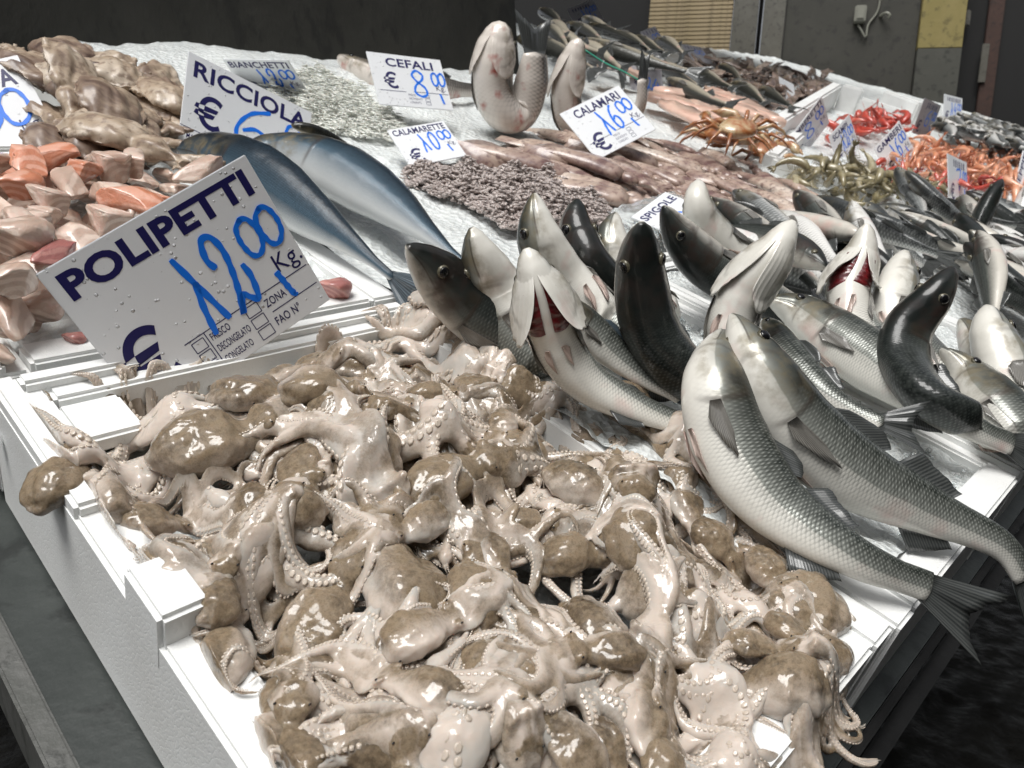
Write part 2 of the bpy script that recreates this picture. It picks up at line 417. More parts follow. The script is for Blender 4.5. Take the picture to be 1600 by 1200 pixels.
M['squid_brown'] = m_skin('brown_squid_skin', [(.28, (.10, .065, .05)), (.5, (.24, .17, .135)), (.75, (.42, .33, .27))], 16, spots=(.10, .06, .05))
M['fillet'] = m_skin('pink_fillet', [(.3, (.68, .42, .33)), (.7, (.80, .58, .47))], 20)
M['mush'] = m_skin('baby_squid_flesh', [(.3, (.24, .195, .185)), (.5, (.42, .36, .335)), (.75, (.58, .51, .48))], 70, coat=.3)
M['bait'] = m_skin('whitebait_flesh', [(.3, (.66, .67, .60)), (.7, (.80, .81, .76))], 60)
M['shrimp_g'] = m_skin('green_shrimp', [(.3, (.10, .085, .04)), (.55, (.26, .22, .12)), (.8, (.48, .43, .3))], 40)
M['shrimp_p'] = m_skin('pink_shrimp', [(.3, (.50, .15, .07)), (.55, (.66, .28, .15)), (.8, (.76, .48, .34))], 30)
M['shrimp_r'] = m_skin('red_shrimp', [(.3, (.36, .03, .02)), (.6, (.52, .07, .045)), (.85, (.66, .28, .2))], 30)
M['crab'] = m_skin('crab_shell', [(.3, (.16, .045, .015)), (.5, (.36, .13, .04)), (.68, (.55, .42, .25)), (.85, (.70, .62, .46))], 22)
M['metal'] = m_wall('dull_metal', (.028, .033, .031), (.045, .051, .048), 9, .1, .38)
M['metal_lip'] = m_wall('worn_lip', (.07, .072, .066), (.10, .10, .095), 20, .15, .5)
M['frame'] = m_wall('black_frame', (.004, .004, .004), (.008, .008, .008), 10, .2, .7)
M['wall'] = m_wall('dark_stone', (.017, .0165, .0125), (.025, .024, .019), 5, .35, .6)
M['string'] = plain('green_string', (.05, .42, .28), .5)
M['teal'] = plain('teal_plastic', (.10, .42, .40), .4)
M['film'] = NB('clear_film').set(Base_Color=(.92, .94, .94), Roughness=.10, Transmission_Weight=.85, IOR=1.15, Specular_IOR_Level=.9)

# ================================================================== SETTING
# street: one wide sheet under everything, perpendicular to true up
def frame_obj(name, me, mat, origin, e1, e2, e3, parent=None):
    o = obj(name, me, mat, parent)
    m = Matrix.Identity(4)
    for i in range(3): m[i][0], m[i][1], m[i][2], m[i][3] = e1[i], e2[i], e3[i], origin[i]
    o.matrix_world = m
    return o
gx = nrm(np.cross(UP, [0, 0, 1.0])) if False else nrm(np.array([1, 0, 0]) - UP * UP[0]); gy = np.cross(UP, gx)
def street_mesh():
    V, F = [], []
    n = 90
    xs = np.concatenate([-np.geomspace(120, 2, 14), np.linspace(-1.6, 2.6, n), np.geomspace(3, 120, 14)])
    ys = np.concatenate([-np.geomspace(120, 2, 14), np.linspace(-1.6, 1.6, n), np.geomspace(2, 120, 14)])
    for x in xs:
        for y in ys:
            h = 0
            if abs(x) < 2.7 and abs(y) < 1.7: h = .018 * nz((x, y, 0), 9) + .012 * nz((x, y, 3), 23)
            V.append((x, y, h))
    m = len(ys)
    F = np.array([(i * m + j, (i + 1) * m + j, (i + 1) * m + j + 1, i * m + j + 1) for i in range(len(xs) - 1) for j in range(m - 1)])
    return mesh_np('street', np.array(V), F)
q = NB('wet_street'); c = q.coord()
vv = q.voro(c, 26, 'DISTANCE_TO_EDGE')
col = q.mix(q.noise(c, 3, 5), (.002, .002, .002), (.008, .0075, .006))
M['street'] = q.set(Base_Color=col, Roughness=q.ramp(q.noise(c, 12, 4), [(.4, .35), (.6, .8)]), Specular_IOR_Level=.08, Normal=q.bump(vv, .9, .012, q.bump(q.noise(c, 60, 5, .7), .8, .01)))
st = frame_obj('street', street_mesh(), M['street'], -UP * .75, gx, gy, UP); tag(st, kind='structure')

# stall table: boards, front angle bars, left lip
tb = empty('stall_table', (2.6, .9, -.125), 'long dark metal stall table carrying all the fish boxes', 'table')
def tpart(name, boxes, mat, bevel=.002):
    o = obj(name, bmbox(boxes, bevel), M[mat], tb); o.location = (-2.6, -.9, .125); return o
tpart('table_top', [(.075, 6.6, .012, 3.4, -.150, -.1225)], 'metal')
tpart('lip', [(.068, .0835, .010, 3.41, -.175, -.1195)], 'metal_lip')
tpart('front_rail', [(.07, 6.6, .004, .0115, -.165, -.124)], 'frame')
tpart('front_rail', [(.07, 6.6, -.012, .003, -.215, -.172)], 'frame')
tpart('apron', [(.10, 6.6, .02, .03, -.75, -.155)], 'frame')
for x in (.14, 2.2, 4.4): tpart('leg', [(x, x + .05, .05, .10, -.95, -.151)], 'frame'); 
q = NB('table_stain'); 

# dark stone wall behind the stall
def e3(*a): return np.array(a, float)
WY = 1.90
def wall_slab(name, x0, x1, y, hgt, thick, mat):
    ex = e3(1, 0, 0); ez = nrm(UP - ex * UP[0]); ey = np.cross(ez, ex)
    V, F = [], []
    nx_, nz_ = 70, 40
    for f in (0, 1):
        for i in range(nx_ + 1):
            for k in range(nz_ + 1):
                x = x0 + (x1 - x0) * i / nx_; z = -.9 + (hgt + .9) * k / nz_
                d = (.022 * nz((x, z, 1.3), 3.5) + .010 * nz((x, z, 4), 13)) * (f == 0)
                V.append(e3(0, y, 0) + ex * x + ez * z + ey * (d + f * thick))
    m = nz_ + 1; o = (nx_ + 1) * m
    for i in range(nx_):
        for k in range(nz_):
            a = i * m + k; F.append((a, a + m, a + m + 1, a + 1)); F.append((o + a, o + a + 1, o + a + m + 1, o + a + m))
    for i in range(nx_):
        a = i * m; F.append((a, o + a, o + a + m, a + m)); a += nz_; F.append((a, a + m, o + a + m, o + a))
    for k in range(nz_):
        a = k; F.append((a, a + 1, o + a + 1, o + a)); a += nx_ * m; F.append((a, o + a, o + a + 1, a + 1))
    return obj(name, mesh_np(name, np.array(V), np.array(F)), mat)
tag(wall_slab('wall', -1.6, 2.02, WY, 5.5, .3, M['wall']), 'dark rough stone wall standing close behind the fish stall', 'wall')

# house front on the other side of the lane, behind the camera
M['plaster'] = m_wall('house_plaster', (.06, .055, .045), (.085, .08, .07), 2, .2)
M['wood'] = plain('shutter_wood', (.05, .06, .045), .6)
hb_ = empty('house_front', -UP * .75 - gy * 3.6, 'plastered house front across the lane with shuttered windows', 'building')
mm = Matrix.Identity(4)
for i in range(3): mm[i][0], mm[i][1], mm[i][2], mm[i][3] = gx[i], gy[i], UP[i], (-UP * .75 - gy * 3.6)[i]
hb_.matrix_world = mm
obj('wall', bmbox([(-5, 12, -.4, 0, -.02, 5.6)], .01), M['plaster'], hb_)
for x in (-3, -.6, 1.8, 4.2, 6.6, 9):
    fr_ = obj('window', bmbox([(x, x + 1.0, .001, .05, 2.9, 4.4)], .01), M['steel'] if 'steel' in M else M['metal'], hb_)
    for k in (0, 1): obj('shutter', bmbox([(x + .03 + k * .48, x + .49 + k * .48, .052, .08, 2.95, 4.35)], .006), M['wood'], hb_)

# shop fronts across the lane, set out on one upright plane
r0 = ray(1180, 90); FO = CAM + r0 / np.linalg.norm(r0) * 7.2
FN = -nrm(r0 - UP * (r0 @ UP)); FE = np.cross(UP, FN)
def fpt(u, v):
    r = ray(u, v); t = ((FO - CAM) @ FN) / (r @ FN); p = CAM + r * t - FO
    return p @ FE, p @ UP
FZ0 = -1.9
def fbox(name, u0, u1, vtop, vbot, d0, d1, mat, parent=None, bevel=.004):
    """upright box between image columns u0..u1 (read at the row vbot or 60), heights from rows"""
    vm = 60 if vbot is None else (max(vtop, 0) + vbot) / 2
    a = fpt(u0, vm)[0]; b = fpt(u1, vm)[0]; um = (u0 + u1) / 2
    z1 = 2.6 if vtop is None else fpt(um, vtop)[1]; z0 = FZ0 if vbot is None else fpt(um, vbot)[1]
    me = bmbox([(a, b, z0, z1, d0, d1)], bevel)
    # local x = FE, y = UP, z = FN
    return frame_obj(name, me, mat, FO, FE, UP, FN) if parent is None else _child(name, me, mat, parent)
def _child(name, me, mat, parent):
    return obj(name, me, mat, parent)
def facade_root(name, label, cat):
    o = empty(name, FO, label, cat)
    m = Matrix.Identity(4)
    for i in range(3): m[i][0], m[i][1], m[i][2], m[i][3] = FE[i], UP[i], FN[i], FO[i]
    o.matrix_world = m
    return o
M['olive'] = m_wall('olive_plaster', (.028, .027, .02), (.036, .034, .026), 3, .1)
M['yellow'] = m_wall('yellow_plaster', (.21, .17, .052), (.24, .195, .07), 4, .1)
M['greyp'] = m_wall('grey_plaster', (.05, .05, .04), (.06, .06, .048), 4, .1)
q = NB('woven_shutter'); c = q.coord()
M['shutter'] = m_wall('woven_shutter', (.30, .235, .13), (.35, .275, .165), 6, .15)
M['steel'] = m_wall('grey_steel', (.085, .08, .064), (.105, .10, .082), 8, .1, .4)
M['brown'] = m_wall('brown_door', (.035, .014, .008), (.05, .02, .012), 8, .2)
M['dark'] = plain('dark_doorway', (.004, .004, .004), .8)  # black sheets: the shade inside the openings is put into the colour
M['socket'] = plain('socket_plastic', (.20, .20, .165), .4)
b = facade_root('shop_front', 'tan roller shutter with grey steel posts behind the far end of the stall', 'shop front')
for k in range(44):
    a = fpt(1012, 60)[0]; e = fpt(1141, 60)[0]; zz = -.6 + k * .034
    if k == 0: sl = bmbox([(a, e, 0, .031, 0, .02)], .004)
    o = obj('slat', sl, M['shutter'], b); o.location = (0, zz, 0)
o = obj('shutter_back', bmbox([(fpt(1012, 60)[0], fpt(1141, 60)[0], FZ0, 2.6, -.05, -.004)], 0), M['shutter'], b)
obj('post', bmbox([(fpt(1142, 60)[0], fpt(1181, 60)[0], FZ0, 2.6, -.05, .05)], .006), M['steel'], b)
obj('gap', bmbox([(fpt(1181.5, 60)[0], fpt(1188, 60)[0], FZ0, 2.6, -.25, -.2)], 0), M['dark'], b)
obj('post', bmbox([(fpt(1189, 60)[0], fpt(1223, 60)[0], FZ0, 2.6, -.05, .04)], .006), M['steel'], b)
b = facade_root('olive_wall', 'dark olive plaster wall with a socket box behind the shellfish', 'wall')
obj('wall_panel', bmbox([(fpt(1224, 60)[0], fpt(1433, 60)[0], FZ0, 2.6, -.2, 0)], .004), M['olive'], b)
sk = facade_root('socket_box', 'small grey electric socket box on the dark olive wall', 'socket')
obj('box', bmbox([(*[fpt(u, 25)[0] for u in (1334, 1352)], fpt(1340, 38)[1], fpt(1340, 12)[1], .001, .06)], .008), M['socket'], sk)
obj('cover', bmbox([(*[fpt(u, 25)[0] for u in (1337, 1349)], fpt(1340, 34)[1], fpt(1340, 16)[1], .061, .07)], .004), M['socket'], sk)
def fp3(u, v, d): a_ = fpt(u, v); return (a_[0], a_[1], d)
V, F = tube(crom([fp3(1340, 40, .02), fp3(1345, 50, .03), fp3(1352, 60, .03), fp3(1356, 40, .02), fp3(1372, 15, .015), fp3(1376, -30, .015)], 30)[0], .008, 6)
obj('cable', mesh_np('cable', V, F), M['socket'], sk)
V, F = tube(crom([fp3(1375, 26, .002), fp3(1382, 24, .05), fp3(1388, 28, .06), fp3(1386, 33, .05)], 14)[0], .012, 6)
hk = facade_root('wall_hook', 'small pale hook fixed beside the socket on the olive wall', 'hook'); obj('hook', mesh_np('hook', V, F), M['socket'], hk)
b = facade_root('pillar', 'pillar painted yellow above and grey below at the right', 'pillar')
zs = fpt(1465, 78)[1]
obj('upper_panel', bmbox([(fpt(1436, 40)[0], fpt(1505, 40)[0], zs, 2.6, -.2, .05)], .004), M['yellow'], b)
obj('lower_panel', bmbox([(fpt(1436, 40)[0], fpt(1505, 40)[0], FZ0, zs - .003, -.2, .055)], .004), M['greyp'], b)
b = facade_root('doorway', 'black doorway with a brown door at the far right', 'doorway')
obj('opening', bmbox([(fpt(1506, 60)[0], fpt(1960, 60)[0], FZ0, 2.6, -.3, -.25)], 0), M['dark'], b)
obj('door_leaf', bmbox([(fpt(1551, 60)[0], fpt(1576, 60)[0], FZ0, 2.6, -.24, -.2)], .006), M['brown'], b)
obj('handle', bmbox([(fpt(1518, 14)[0], fpt(1527, 14)[0], fpt(1520, 28)[1], fpt(1520, 2)[1], -.2, -.16)], .01), M['steel'], b)
obj('notice', bmbox([(fpt(1544, 80)[0], fpt(1556, 80)[0], fpt(1550, 118)[1], fpt(1550, 55)[1], -.19, -.18)], .004), M['steel'], b)
b = facade_root('dark_arch', 'black shop opening between the stone wall and the tan shutter', 'doorway')
obj('opening', bmbox([(fpt(640, 60)[0], fpt(1011, 60)[0], FZ0, 2.6, -.3, -.25)], 0), M['dark'], b)

# unseen awning, added to shade the far, deeper end of the stall
M['canvas'] = m_wall('dark_canvas', (.05, .055, .05), (.07, .075, .07), 3, .2)
aw = empty('canvas_awning', e3(4.6, 3.0, 1.2), 'unseen dark awning added to shade the far end of the stall', 'awning')
am = Matrix.Identity(4)
for i in range(3): am[i][0], am[i][1], am[i][2], am[i][3] = gx[i], gy[i], UP[i], (e3(4.6, 3.0, 0) + UP * 1.15)[i]
aw.matrix_world = am
obj('canvas', bmbox([(-2.2, .4, -1.2, 1.6, 0, .012)], .004), M['canvas'], aw)
obj('rail', bmbox([(-2.2, .4, -1.25, -1.21, -.03, .02)], .004), M['steel'], aw)

# ------------------------------------------------------------------ foam boxes
def eps_box(name, label, x0, x1, y0, y1, zt=0., depth=.12, t=.034, extra=(), lipped=('left', 'back'), lowleft=None):
    """polystyrene box: floor, four walls with a stepped lip, corner blocks"""
    cx, cy = (x0 + x1) / 2, (y0 + y1) / 2
    g = 'white polystyrene fish boxes on the stall'
    o = empty(name, (cx, cy, zt - depth), label, 'foam box', g)
    zb = zt - depth; st_ = zt - .009
    e = .0007
    walls = {'left': (x0, x0 + t, y0, y1), 'right': (x1 - t, x1, y0, y1), 'front': (x0 + t + e, x1 - t - e, y0 + e, y0 + t), 'back': (x0 + t + e, x1 - t - e, y1 - t, y1 - e)}
    lips = {'left': (x0 + e, x0 + t * .52, y0 + e, y1 - e), 'right': (x1 - t * .52, x1 - e, y0 + e, y1 - e), 'front': (x0 + t * .52 + e, x1 - t * .52 - e, y0 + 2 * e, y0 + t * .52), 'back': (x0 + t * .52 + e, x1 - t * .52 - e, y1 - t * .52, y1 - 2 * e)}
    def part(nm, boxes, bev=.003):
        me = bmbox(boxes, bev)
        for v in me.vertices: v.co -= Vector((cx, cy, zb))
        p = obj(nm, me, M['eps'], o); me.polygons.foreach_set('use_smooth', np.full(len(me.polygons), True)); me.set_sharp_from_angle(angle=R(38))
        return p
    part('floor', [(x0 + e * 2, x1 - e * 2, y0 + e * 2, y1 - e * 2, zb, zb + .015)])
    for k in walls:
        B = [(*walls[k], zb + .001, st_ if k in lipped else zt - .002)]
        if k == 'left' and lowleft:
            for (a, c_) in lowleft: B.append((lips[k][0], lips[k][1], a, c_, st_ - .01, zt))
        elif k in lipped: B.append((*lips[k], st_ - .01, zt))
        part('side', B)
    for ex_ in extra: part('tab', [ex_])
    return o
eps_box('foam_box', 'white foam box in the foreground heaped with baby octopus', .12, .522, .030, .588,
        lowleft=[(.415, .5865)], extra=[(.1195, .150, .292, .340, -.03, .012), (.154, .2, .5, .553, -.03, -.0145)])
eps_box('foam_box', 'white foam box of ice at the right under the two curved sea bass', .5245, .905, .026, .588, zt=-.002, lipped=('right', 'back'))
eps_box('foam_box', 'white foam box under the salmon and pale fish chunks', .118, .512, .594, 1.115, zt=.004)
eps_box('foam_box', 'white foam box under the cuttlefish heap by the dark wall', .15, .56, 1.13, 1.62, zt=.006)
eps_box('foam_box', 'white foam box under the heap of silver fish at the right edge', .908, 1.33, .026, .588, zt=-.004)
# far shellfish box: open walls round a slanted outline
def wall_run(name, pts, z0s, z1s, thick, mat, parent, off):
    for i in range(len(pts) - 1):
        a, c_ = e3(*pts[i][:2], 0), e3(*pts[i + 1][:2], 0); d = nrm(c_ - a); nn = e3(-d[1], d[0], 0) * thick / 2
        V = []
        for p, lo, hi in ((a, z0s[i], z1s[i]), (c_, z0s[i + 1], z1s[i + 1])):
            for sgn in (-1, 1):
                V += [p + sgn * nn + e3(0, 0, lo), p + sgn * nn + e3(0, 0, hi)]
        F = [(0, 1, 3, 2), (4, 6, 7, 5), (0, 4, 5, 1), (2, 3, 7, 6), (1, 5, 7, 3), (0, 2, 6, 4)]
        bm = bmesh.new(); bv = [bm.verts.new(v - off) for v in V]; bm.verts.ensure_lookup_table()
        for f in F: bm.faces.new([bv[k] for k in f])
        bmesh.ops.bevel(bm, geom=bm.edges[:], offset=.008, segments=2, affect='EDGES')
        me = bpy.data.meshes.new(name); bm.to_mesh(me); bm.free()
        obj(name, me, mat, parent)
c0 = at(1190, 200, .03); c1 = at(1308, 130, .10); c2 = at(1350, 141, .10); c3 = at(1500, 192, .07)
fb = empty('foam_box', (c1[0], c1[1], -.1), 'tall backed white foam box of red shrimps near the olive wall', 'foam box', 'white polystyrene fish boxes on the stall')
wall_run('side', [c0, c1], [-.1] * 2, [c0[2], c1[2]], .05, M['eps'], fb, e3(c1[0], c1[1], -.1))
wall_run('side', [c1 + [.005, -.03, 0], c2], [-.1] * 2, [.105, .105], .05, M['eps'], fb, e3(c1[0], c1[1], -.1))
wall_run('side', [c2, c3], [-.1] * 2, [.07, .05], .05, M['eps'], fb, e3(c1[0], c1[1], -.1))
ct = at(1408, 165, .07)
wall_run('tab', [ct + [.1, .12, 0], ct - [.1, .12, 0]], [0, 0], [.11, .11], .045, M['eps'], fb, e3(c1[0], c1[1], -.1))
d0 = at(1208, 250, .02); d1 = at(1300, 272, .02); d2 = at(1372, 292, .02); d3 = at(1250, 205, .03)
fb = empty('foam_box', (d0[0], d0[1], -.1), 'white foam box corner between the green shrimps and the price cards', 'foam box', 'white polystyrene fish boxes on the stall')
for a_, b_, h in ((d0, d1, .03), (d1 + [.01, -.01, 0], d2, .035), (d0 + [.03, .02, 0], d3, .03)):
    wall_run('side', [a_, b_], [-.1] * 2, [h, h], .04, M['eps'], fb, e3(d0[0], d0[1], -.1))

# ------------------------------------------------------------------ ice
def ice_sheet(name, x0, x1, y0, y1, res, base, amp, mat, keep=None, f=9.):
    xs = np.arange(x0, x1 + res * .5, res); ys = np.arange(y0, y1 + res * .5, res)
    V = np.array([(x, y, base(x, y) + amp * nz((x, y, .3), f) + amp * .6 * nz((x, y, 2), f * 2.7) + amp * .35 * nz((x, y, 5), f * 7)) for x in xs for y in ys])
    m = len(ys); F = []
    for i in range(len(xs) - 1):
        for j in range(m - 1):
            if keep and not keep(xs[i] + res / 2, ys[j] + res / 2): continue
            F.append((i * m + j, (i + 1) * m + j, (i + 1) * m + j + 1, i * m + j + 1))
    o = obj(name, mesh_np(name, V, np.array(F)), mat); tag(o, kind='stuff'); return o
def ice_base(x, y):
    z = -.012
    z += .05 * math.exp(-((x - .95)**2 / .08 + (y - 1.62)**2 / .05))       # bank by the whitebait
    return z
def keep_ice(x, y):
    if x < .525 and y < 1.125: return False
    if x < .58 and y > 1.10: return False
    if x < 1.335 and y < .598: return False
    if x < 2.05 and y > WY + .03: return False
    return True
tag(ice_sheet('ice', .51, 6.4, .03, 3.3, .024, ice_base, .012, M['ice'], keep_ice), 'crushed white ice spread over the stall between the fish', 'ice')
tag(ice_sheet('ice', .494, .875, .058, .556, .007, lambda x, y: (.005 - .025 * smoothstep(.56, .70, x)) - .05 * smoothstep(.17, .10, y) * smoothstep(.60, .52, x), .007, M['ice_clear'], None, 26), 'grey wet crushed ice in the sea bass box', 'ice')
tag(ice_sheet('ice', .935, 1.30, .058, .556, .012, lambda x, y: -.02, .008, M['ice_clear'], None, 20), 'wet ice under the far silver fish', 'ice')
tag(ice_sheet('ice', .15, .48, .626, 1.083, .010, lambda x, y: -.012 + .02 * smoothstep(.63, .8, y), .006, M['ice'], None, 22), 'crushed ice under the salmon and pale chunks', 'ice')
tag(ice_sheet('ice', .152, .49, .06, .556, .008, lambda x, y: -.045, .008, M['ice_clear'], None, 26), 'wet ice under the baby octopus heap', 'ice')
# loose ice chips, far too many to count
def chips(name, n, where, lo, hi, label):
    parts = []
    base = [ellipsoid((0, 0, 0), (1, 1, .7), 3, 5) for _ in range(1)][0]
    for k in range(n):
        p = where(); s = rng.uniform(lo, hi); A = np.linalg.qr(rng.normal(size=(3, 3)))[0]
        parts.append(((base[0] * rng.uniform(.7, 1.2, base[0].shape) * s) @ A.T + p, base[1]))
    V, F = join(parts)
    o = obj(name, mesh_np(name, V, F, False), M['chip']); tag(o, label, 'ice', kind='stuff')
def in_bass(): return np.array([rng.uniform(.565, .865), rng.uniform(.066, .54), -.017 + rng.uniform(-.004, .006)])
chips('ice_chips', 500, in_bass, .002, .006, 'clear ice chips lying on the ice of the sea bass box')
def in_oct():
    a = [at(190, 610, -.04), at(680, 1030, -.02), at(1180, 780, -.02), at(130, 640, -.04)][rng.integers(0, 4)]
    return a + rng.normal(0, .016, 3) * [1, 1, .2]
chips('ice_chips', 420, in_oct, .003, .007, 'clear ice chips showing between the baby octopus')

# ================================================================== BABY OCTOPUS
def octo_proto(kind, seed):
    """one octopus lying on z=0, head at the origin, mantle towards +x: vertices, faces, pigment, suckers, eyes"""
    r = np.random.default_rng(seed); parts = []; samp = []      # samp: (centre, radius, dorsal dir, base pigment)
    L = .056 * r.uniform(.85, 1.15); Wd = r.uniform(.82, 1.1)
    if kind == 'crown': L *= .8
    n = 16; t = np.linspace(0, 1, n)
    rad = np.interp(t, [0, .10, .2, .42, .65, .85, .95, 1], [.0105, .0115, .0135, .0195, .0215, .0165, .0100, .0022]) * Wd
    bend = r.uniform(-9, 9)
    zc = np.maximum(rad * .58, .006) + .001
    if kind == 'crown': zc = zc * .55
    P = np.stack([t * L, bend * (t * L)**2, zc], 1)
    V, F = tube(P, rad, 18, (.95, .62)); parts.append((V, F))
    tilt = r.uniform(-1.0, 1.0); dd = nrm([r.uniform(-.3, .3), math.sin(tilt), math.cos(tilt)])
    for p, q_ in zip(P, rad): samp.append((p, q_, dd, 1.0))
    # head with two eye bumps
    parts.append(ellipsoid((-.004, 0, .011), (.0125, .0115, .0095), 8, 12)); samp.append((np.array([-.004, 0, .011]), .011, dd, .95))
    eyes = []
    for s in (-1, 1):
        e = np.array([-.002, s * .0085, .0165]); parts.append(ellipsoid(e, (.005, .0042, .0042), 6, 10)); samp.append((e, .004, dd, 1.1))
        eyes.append(e + np.array([0, s * .0024, .0034]))
    # crown web
    cx = -.014 if kind != 'crown' else -.012
    wr = .0165 if kind != 'crown' else .019
    cz = .011 if kind != 'crown' else .017
    parts.append(ellipsoid((cx, 0, cz), (wr, wr * 1.05, .0075 if kind != 'crown' else .0095), 8, 14))
    up0 = np.array([0, 0, 1.0])
    samp.append((np.array([cx, 0, cz]), .012, up0, .55 if kind != 'crown' else -.7))
    suck = []
    na = 8
    for k in range(na):
        La = r.uniform(.085, .125); m = 30; s = np.linspace(0, 1, m)
        f = (k - 3.5) / 3.5
        if kind == 'trail':
            th0 = math.pi + f * .28; y0 = f * .010; x0 = cx; cur = r.uniform(-1.2, 1.2) * .5; curl = r.choice([-1, 1]) * r.uniform(.2, 3.2); wob = r.uniform(.1, .4)
        elif kind == 'splay':
            th0 = math.pi + f * 1.55; y0 = f * .008; x0 = cx; cur = r.uniform(-1.5, 1.5); curl = r.choice([-1, 1]) * r.uniform(1, 5.5); wob = r.uniform(.2, .9)
        elif kind == 'tuck':
            th0 = math.pi + f * 1.1; y0 = f * .009; x0 = cx; cur = np.sign(f) * r.uniform(-4.2, -2.6); curl = r.uniform(-2, 2); wob = .3
        else:
            th0 = math.pi + (k + .5) / na * 2 * math.pi; y0 = 0; x0 = cx; cur = r.uniform(-1.6, 1.6); curl = r.choice([-1, 1]) * r.uniform(1.5, 6); wob = r.uniform(.3, .9)
        th = th0 + cur * s + curl * s**3 + wob * np.sin(s * r.uniform(6, 12) + r.uniform(0, 6))
        ds = La / m
        X = x0 + np.concatenate([[0], np.cumsum(np.cos(th) * ds)[:-1]]); Y = y0 + np.concatenate([[0], np.cumsum(np.sin(th) * ds)[:-1]])
        r0 = r.uniform(.0058, .0076)
        ra = r0 * (1 - s)**.85 + .0009
        hop = r.uniform(0, .0055) * np.sin(np.clip(s * r.uniform(2, 5), 0, math.pi))
        z0 = cz if kind != 'crown' else cz + .002
        Z = ra + .001 + hop + (z0 - r0) * np.exp(-s * 5) + (.006 * (k % 2) * np.exp(-s * 2.2) if kind == 'trail' else 0)
        A = np.stack([X, Y, Z], 1)
        parts.append(tube(A, ra, 8))
        T = np.gradient(A, axis=0); T /= np.linalg.norm(T, axis=1)[:, None] + 1e-9
        side = np.cross(T, up0); side /= np.linalg.norm(side, axis=1)[:, None] + 1e-9; un = np.cross(side, T)
        if kind == 'crown': al = math.pi / 2 + r.uniform(-.4, .4) + s * r.uniform(-2.2, 2.2)
        else: al = r.choice([-.5, .2, .5, math.pi - .5, math.pi + .4]) + s * r.uniform(-1.6, 2.2)
        oral = np.cos(al)[:, None] * side + np.sin(al)[:, None] * un
        bx_ = np.cross(T, oral)
        for i in range(m): samp.append((A[i], ra[i], -oral[i], .62 if kind != 'crown' else .4))
        # sucker cups in two rows
        d = .004
        while d < La * .93:
            u = d / La * (m - 1); i = int(u)
            rr = ra[i]; sr = max(.0005, rr * .27)
            for row in (-1, 1):
                dirn = nrm(oral[i] + bx_[i] * row * .52)
                c = A[i] + (A[min(i + 1, m - 1)] - A[i]) * (u - i) + dirn * rr * .90 + T[i] * row * sr * .5
                suck.append((c, dirn, sr))
            d += sr * 2.5
    V, F = join(parts)
    V, N, q_ = remesh(V, F, .00185, 6, .5)
    # soft dents and folds
    off = np.empty(len(V))
    for i, v in enumerate(V):
        ismantle = smoothstep(.004, .02, v[0])
        off[i] = ismantle * (.0032 * nz(v, 42, seed) + .0030 * nz(v * np.array([.3, 1.4, 1.4]), 70, seed) + .0012 * nz(v, 150, seed)) + (.002 * nz(v, 70, seed + 3) if kind == 'crown' else 0) + .0004 * nz(v, 260, seed)
    V = V + N * off[:, None]
    C = np.array([s_[0] for s_ in samp]); Rr = np.array([s_[1] for s_ in samp]); D = np.array([s_[2] for s_ in samp]); B = np.array([s_[3] for s_ in samp])
    pig = np.empty(len(V))
    for a in range(0, len(V), 2000):
        dv = V[a:a + 2000, None, :] - C[None]
        dist = np.linalg.norm(dv, axis=2) - Rr[None]
        k = dist.argmin(1)
        e = dv[np.arange(len(k)), k]; e /= np.linalg.norm(e, axis=1)[:, None] + 1e-9
        pig[a:a + 2000] = B[k] * (.5 + .5 * np.clip((e * D[k]).sum(1) * 1.15 + .1, -1, 1))
    SV, SF = [], []
    for c, dn, sr in suck:
        s_ = nrm(np.cross(dn, [.3, .5, .8])); u_ = np.cross(dn, s_); o = len(SV)
        for rr, hh in ((1.0, -.5), (1.0, .35), (.62, .55)):
            for j in range(6):
                a_ = j * math.pi / 3; SV.append(c + (s_ * math.cos(a_) + u_ * math.sin(a_)) * sr * rr + dn * sr * hh)
        SV.append(c + dn * sr * .1)
        for l in (0, 1):
            for j in range(6): SF.append((o + l * 6 + j, o + l * 6 + (j + 1) % 6, o + l * 6 + 6 + (j + 1) % 6, o + l * 6 + 6 + j))
        for j in range(6): SF.append((o + 12 + j, o + 12 + (j + 1) % 6, o + 18, o + 18))
    SV = np.array(SV); SF = np.array([f if f[2] != f[3] else f for f in SF], dtype=object)
    quad = [tuple(f) for f in SF]
    quad = [f if f[2] != f[3] else f[:3] for f in quad]
    return dict(V=V, F=q_, pig=pig, SV=SV, SF=quad, eyes=eyes, L=L)

PROTO = {}
for kind, cnt in (('trail', 5), ('splay', 4), ('tuck', 4), ('crown', 4)):
    PROTO[kind] = [octo_proto(kind, 100 + 17 * i + len(kind)) for i in range(cnt)]

OH = Heights(.02, .64, -.06, .70, .0025, -.05)
gx_, gy_ = OH.xy()
inside = (gx_ > .154) & (gx_ < .488) & (gy_ > .064) & (gy_ < .554)
rimm = (gx_ > .12) & (gx_ < .522) & (gy_ > .03) & (gy_ < .588)
OH.H[:] = -.028
OH.H[rimm] = -.004
mound = -.044 + .039 * smoothstep(0, .09, gx_ - .15) * smoothstep(0, .10, .500 - gx_) * smoothstep(0, .10, gy_ - .035) * smoothstep(0, .09, .565 - gy_)
mound = mound - .020 * smoothstep(.40, .52, gy_) * smoothstep(.38, .27, gx_)
OH.H[inside] = mound[inside]
bass_ice = (gx_ >= .5235) & (gy_ > .03) & (gy_ < .59); OH.H[bass_ice] = -.004
OCAP = .048

